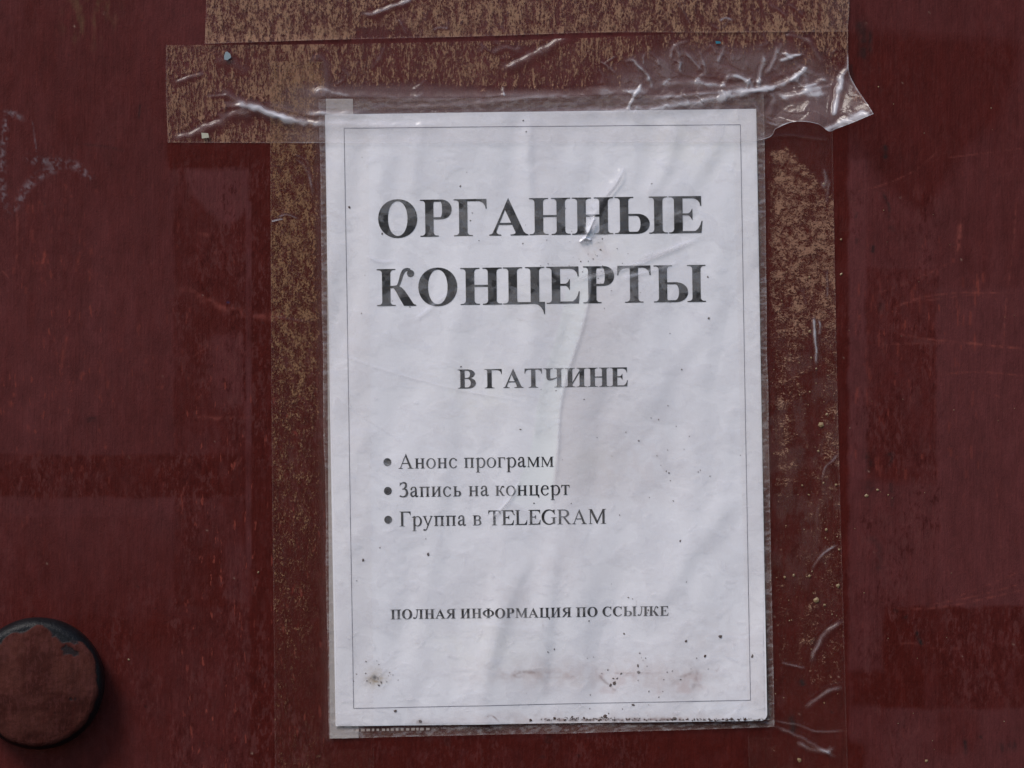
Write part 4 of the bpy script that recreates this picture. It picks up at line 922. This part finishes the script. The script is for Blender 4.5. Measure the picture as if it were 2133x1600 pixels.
bond = bond*(1-.75*np.exp(-((TX-1650)/20)**2)*ss(1000, 1100, TY))
hz = .006+.010*fbm(TX, TY, 30, 60, 141)+.05*ss(.45, .6, fbm(TX, TY, 26, 50, 143))*ss(600, 800, TY)*(1-ss(1150, 1300, TY))
R = [([(1694, 654), (1696, 690), (1700, 730), (1700, 765)], 5, 1.2, .38), ([(1704, 665), (1708, 680), (1706, 700)], 4, .7, .25), ([(1715, 350), (1720, 376), (1716, 390), (1712, 376)], 6, 1.0, .22), ([(1720, 430), (1724, 400), (1728, 372)], 4, .8, .12),
     ([(1722, 560), (1724, 600), (1722, 625)], 3.5, .6, .22), ([(1680, 640), (1672, 610), (1676, 600)], 3, .6, .12),
     ([(1712, 1005), (1718, 975), (1735, 960), (1748, 944)], 4, .8, .20), ([(1688, 1192), (1705, 1165), (1725, 1145), (1748, 1134)], 4, 1.0, .22),
     ([(1690, 1385), (1700, 1350), (1725, 1315), (1757, 1290)], 8, 2.2, .22), ([(1674, 1478), (1700, 1458), (1728, 1440), (1760, 1432)], 7, 1.8, .20), ([(1600, 1500), (1660, 1510), (1700, 1524), (1765, 1522)], 4, .8, .15),
     ([(1605, 1512), (1660, 1532), (1700, 1555), (1745, 1580)], 6, 1.5, .17), ([(1655, 1545), (1690, 1560), (1725, 1566), (1732, 1550)], 8, 1.2, .20), ([(1625, 1380), (1650, 1386), (1680, 1392)], 4, .8, .20),
     ([(1705, 1050), (1700, 1100), (1702, 1140)], 3, .4, .08), ([(1600, 285), (1650, 282), (1700, 290), (1732, 292)], 5, .8, .06)]
H, hz, bond = ridges(TX, TY, H, hz, bond, R)
uu, vv = uv_of(TX, TY); onpT = (1-ss(896, 900, uu))*(1-ss(1272, 1276, vv))*ss(-2, 2, vv)
uu_ = np.linspace(0, 1, 130)[None, :]
hz = hz+(.06*np.exp(-(uu_*206/1.5)**2)+.10*np.exp(-((1-uu_)*206/1.5)**2))
hz = np.where(onpT > .5, hz*.15, hz)
# rough adhesion edge of the sleeve under the tape
grid_obj('tape_film', TX, TY, H, M_tape_right, tape4, {'bond': np.clip(bond, 0, 1)*(1-onpT), 'haze': np.clip(hz, 0, .85), 'pale': np.clip(.04+.75*ss(.14, .4, hz), 0, 1)*(1-onpT)+.8*onpT})
gs = []
for x, y, r_ in [(1716, 383, 4), (1752, 499, 3.6), (1686, 577, 3), (1687, 690, 4), (1690, 745, 3), (1700, 768, 3), (1715, 1006, 3.5), (1721, 1103, 4), (1748, 1145, 4), (1686, 1200, 5), (1717, 1260, 4), (1671, 1011, 3.5), (1741, 1010, 4), (1705, 940, 4), (1722, 863, 4), (1710, 885, 8), (1700, 1250, 9), (1745, 1220, 6), (1635, 1202, 4), (1653, 1198, 4)]:
    gs.append((x, y, r_, 1.1, U_(0, 3)))
gs = [(g[0], g[1], g[2]*.72, g[3], g[4]) for g in gs]
for k in range(70): gs.append((U_(1600, 1745), U_(560, 1480), U_(.6, 1.5), U_(1, 1.8), U_(0, 3)))
specks('glue_crumbs', gs, M_glue, tape4, lambda x, y: tape_base(x, y, 20, .25, .10)+.05)

# crumbs stuck on the bare paint right of the tape belong to the door
gs = [(1752, 571, 2.6, 1.4, 2.2), (1805, 1032, 4, 1, 0), (1828, 1021, 3.4, 1, 0), (1850, 1031, 1.8, 1, 0), (1930, 1585, 4, .8, .3), (1841, 438, 1.6, 1, 0), (1830, 181, 2, 1, 0), (1665, 1583, 5, 1.6, .5), (538, 1192, 3, .6, .4), (95, 1518, 1.6, 1, 0), (268, 1374, 2, 1.5, 0), (1800, 1235, 1.5, 1, 0)]
for k in range(30): gs.append((U_(1760, 2130), U_(200, 1590), U_(.6, 1.2), 1.2, U_(0, 3)))
specks('glue_crumbs', gs, M_glue, door, lambda x, y: 0*x-.15)
# tiny blue-grey and teal paper scraps trapped under the wide tape
for i, (pts, c) in enumerate([([(467, 118), (470, 109), (474, 108), (480, 113), (482, 120), (474, 126), (468, 125)], (.22, .27, .30)), ([(1490, 86), (1500, 87), (1501, 91), (1491, 92)], (.03, .16, .22)), ([(420, 277), (434, 278), (436, 287), (421, 289)], (.42, .40, .32))]):
    mp = simple('paper_scrap_tone', c, .8, .2); n = len(pts)
    V = [(WX(a), -.00115, WZ(b)) for a, b in pts]+[(WX(a), -.00095, WZ(b)) for a, b in pts]
    F = [tuple(range(n))[::-1], tuple(range(n, 2*n))]+[(k, (k+1) % n, n+(k+1) % n, n+k) for k in range(n)]
    o = mesh_obj('paper_scrap', V, F, mp)
    o['category'] = 'paper scrap'; o['group'] = 'paper scraps caught in the wide tape'
    o['label'] = ['small blue-grey paper scrap caught in the left part of the wide tape', 'tiny teal scrap caught in the wide tape above the right end of the sheet', 'small cream scrap stuck at the lower left edge of the wide tape'][i]
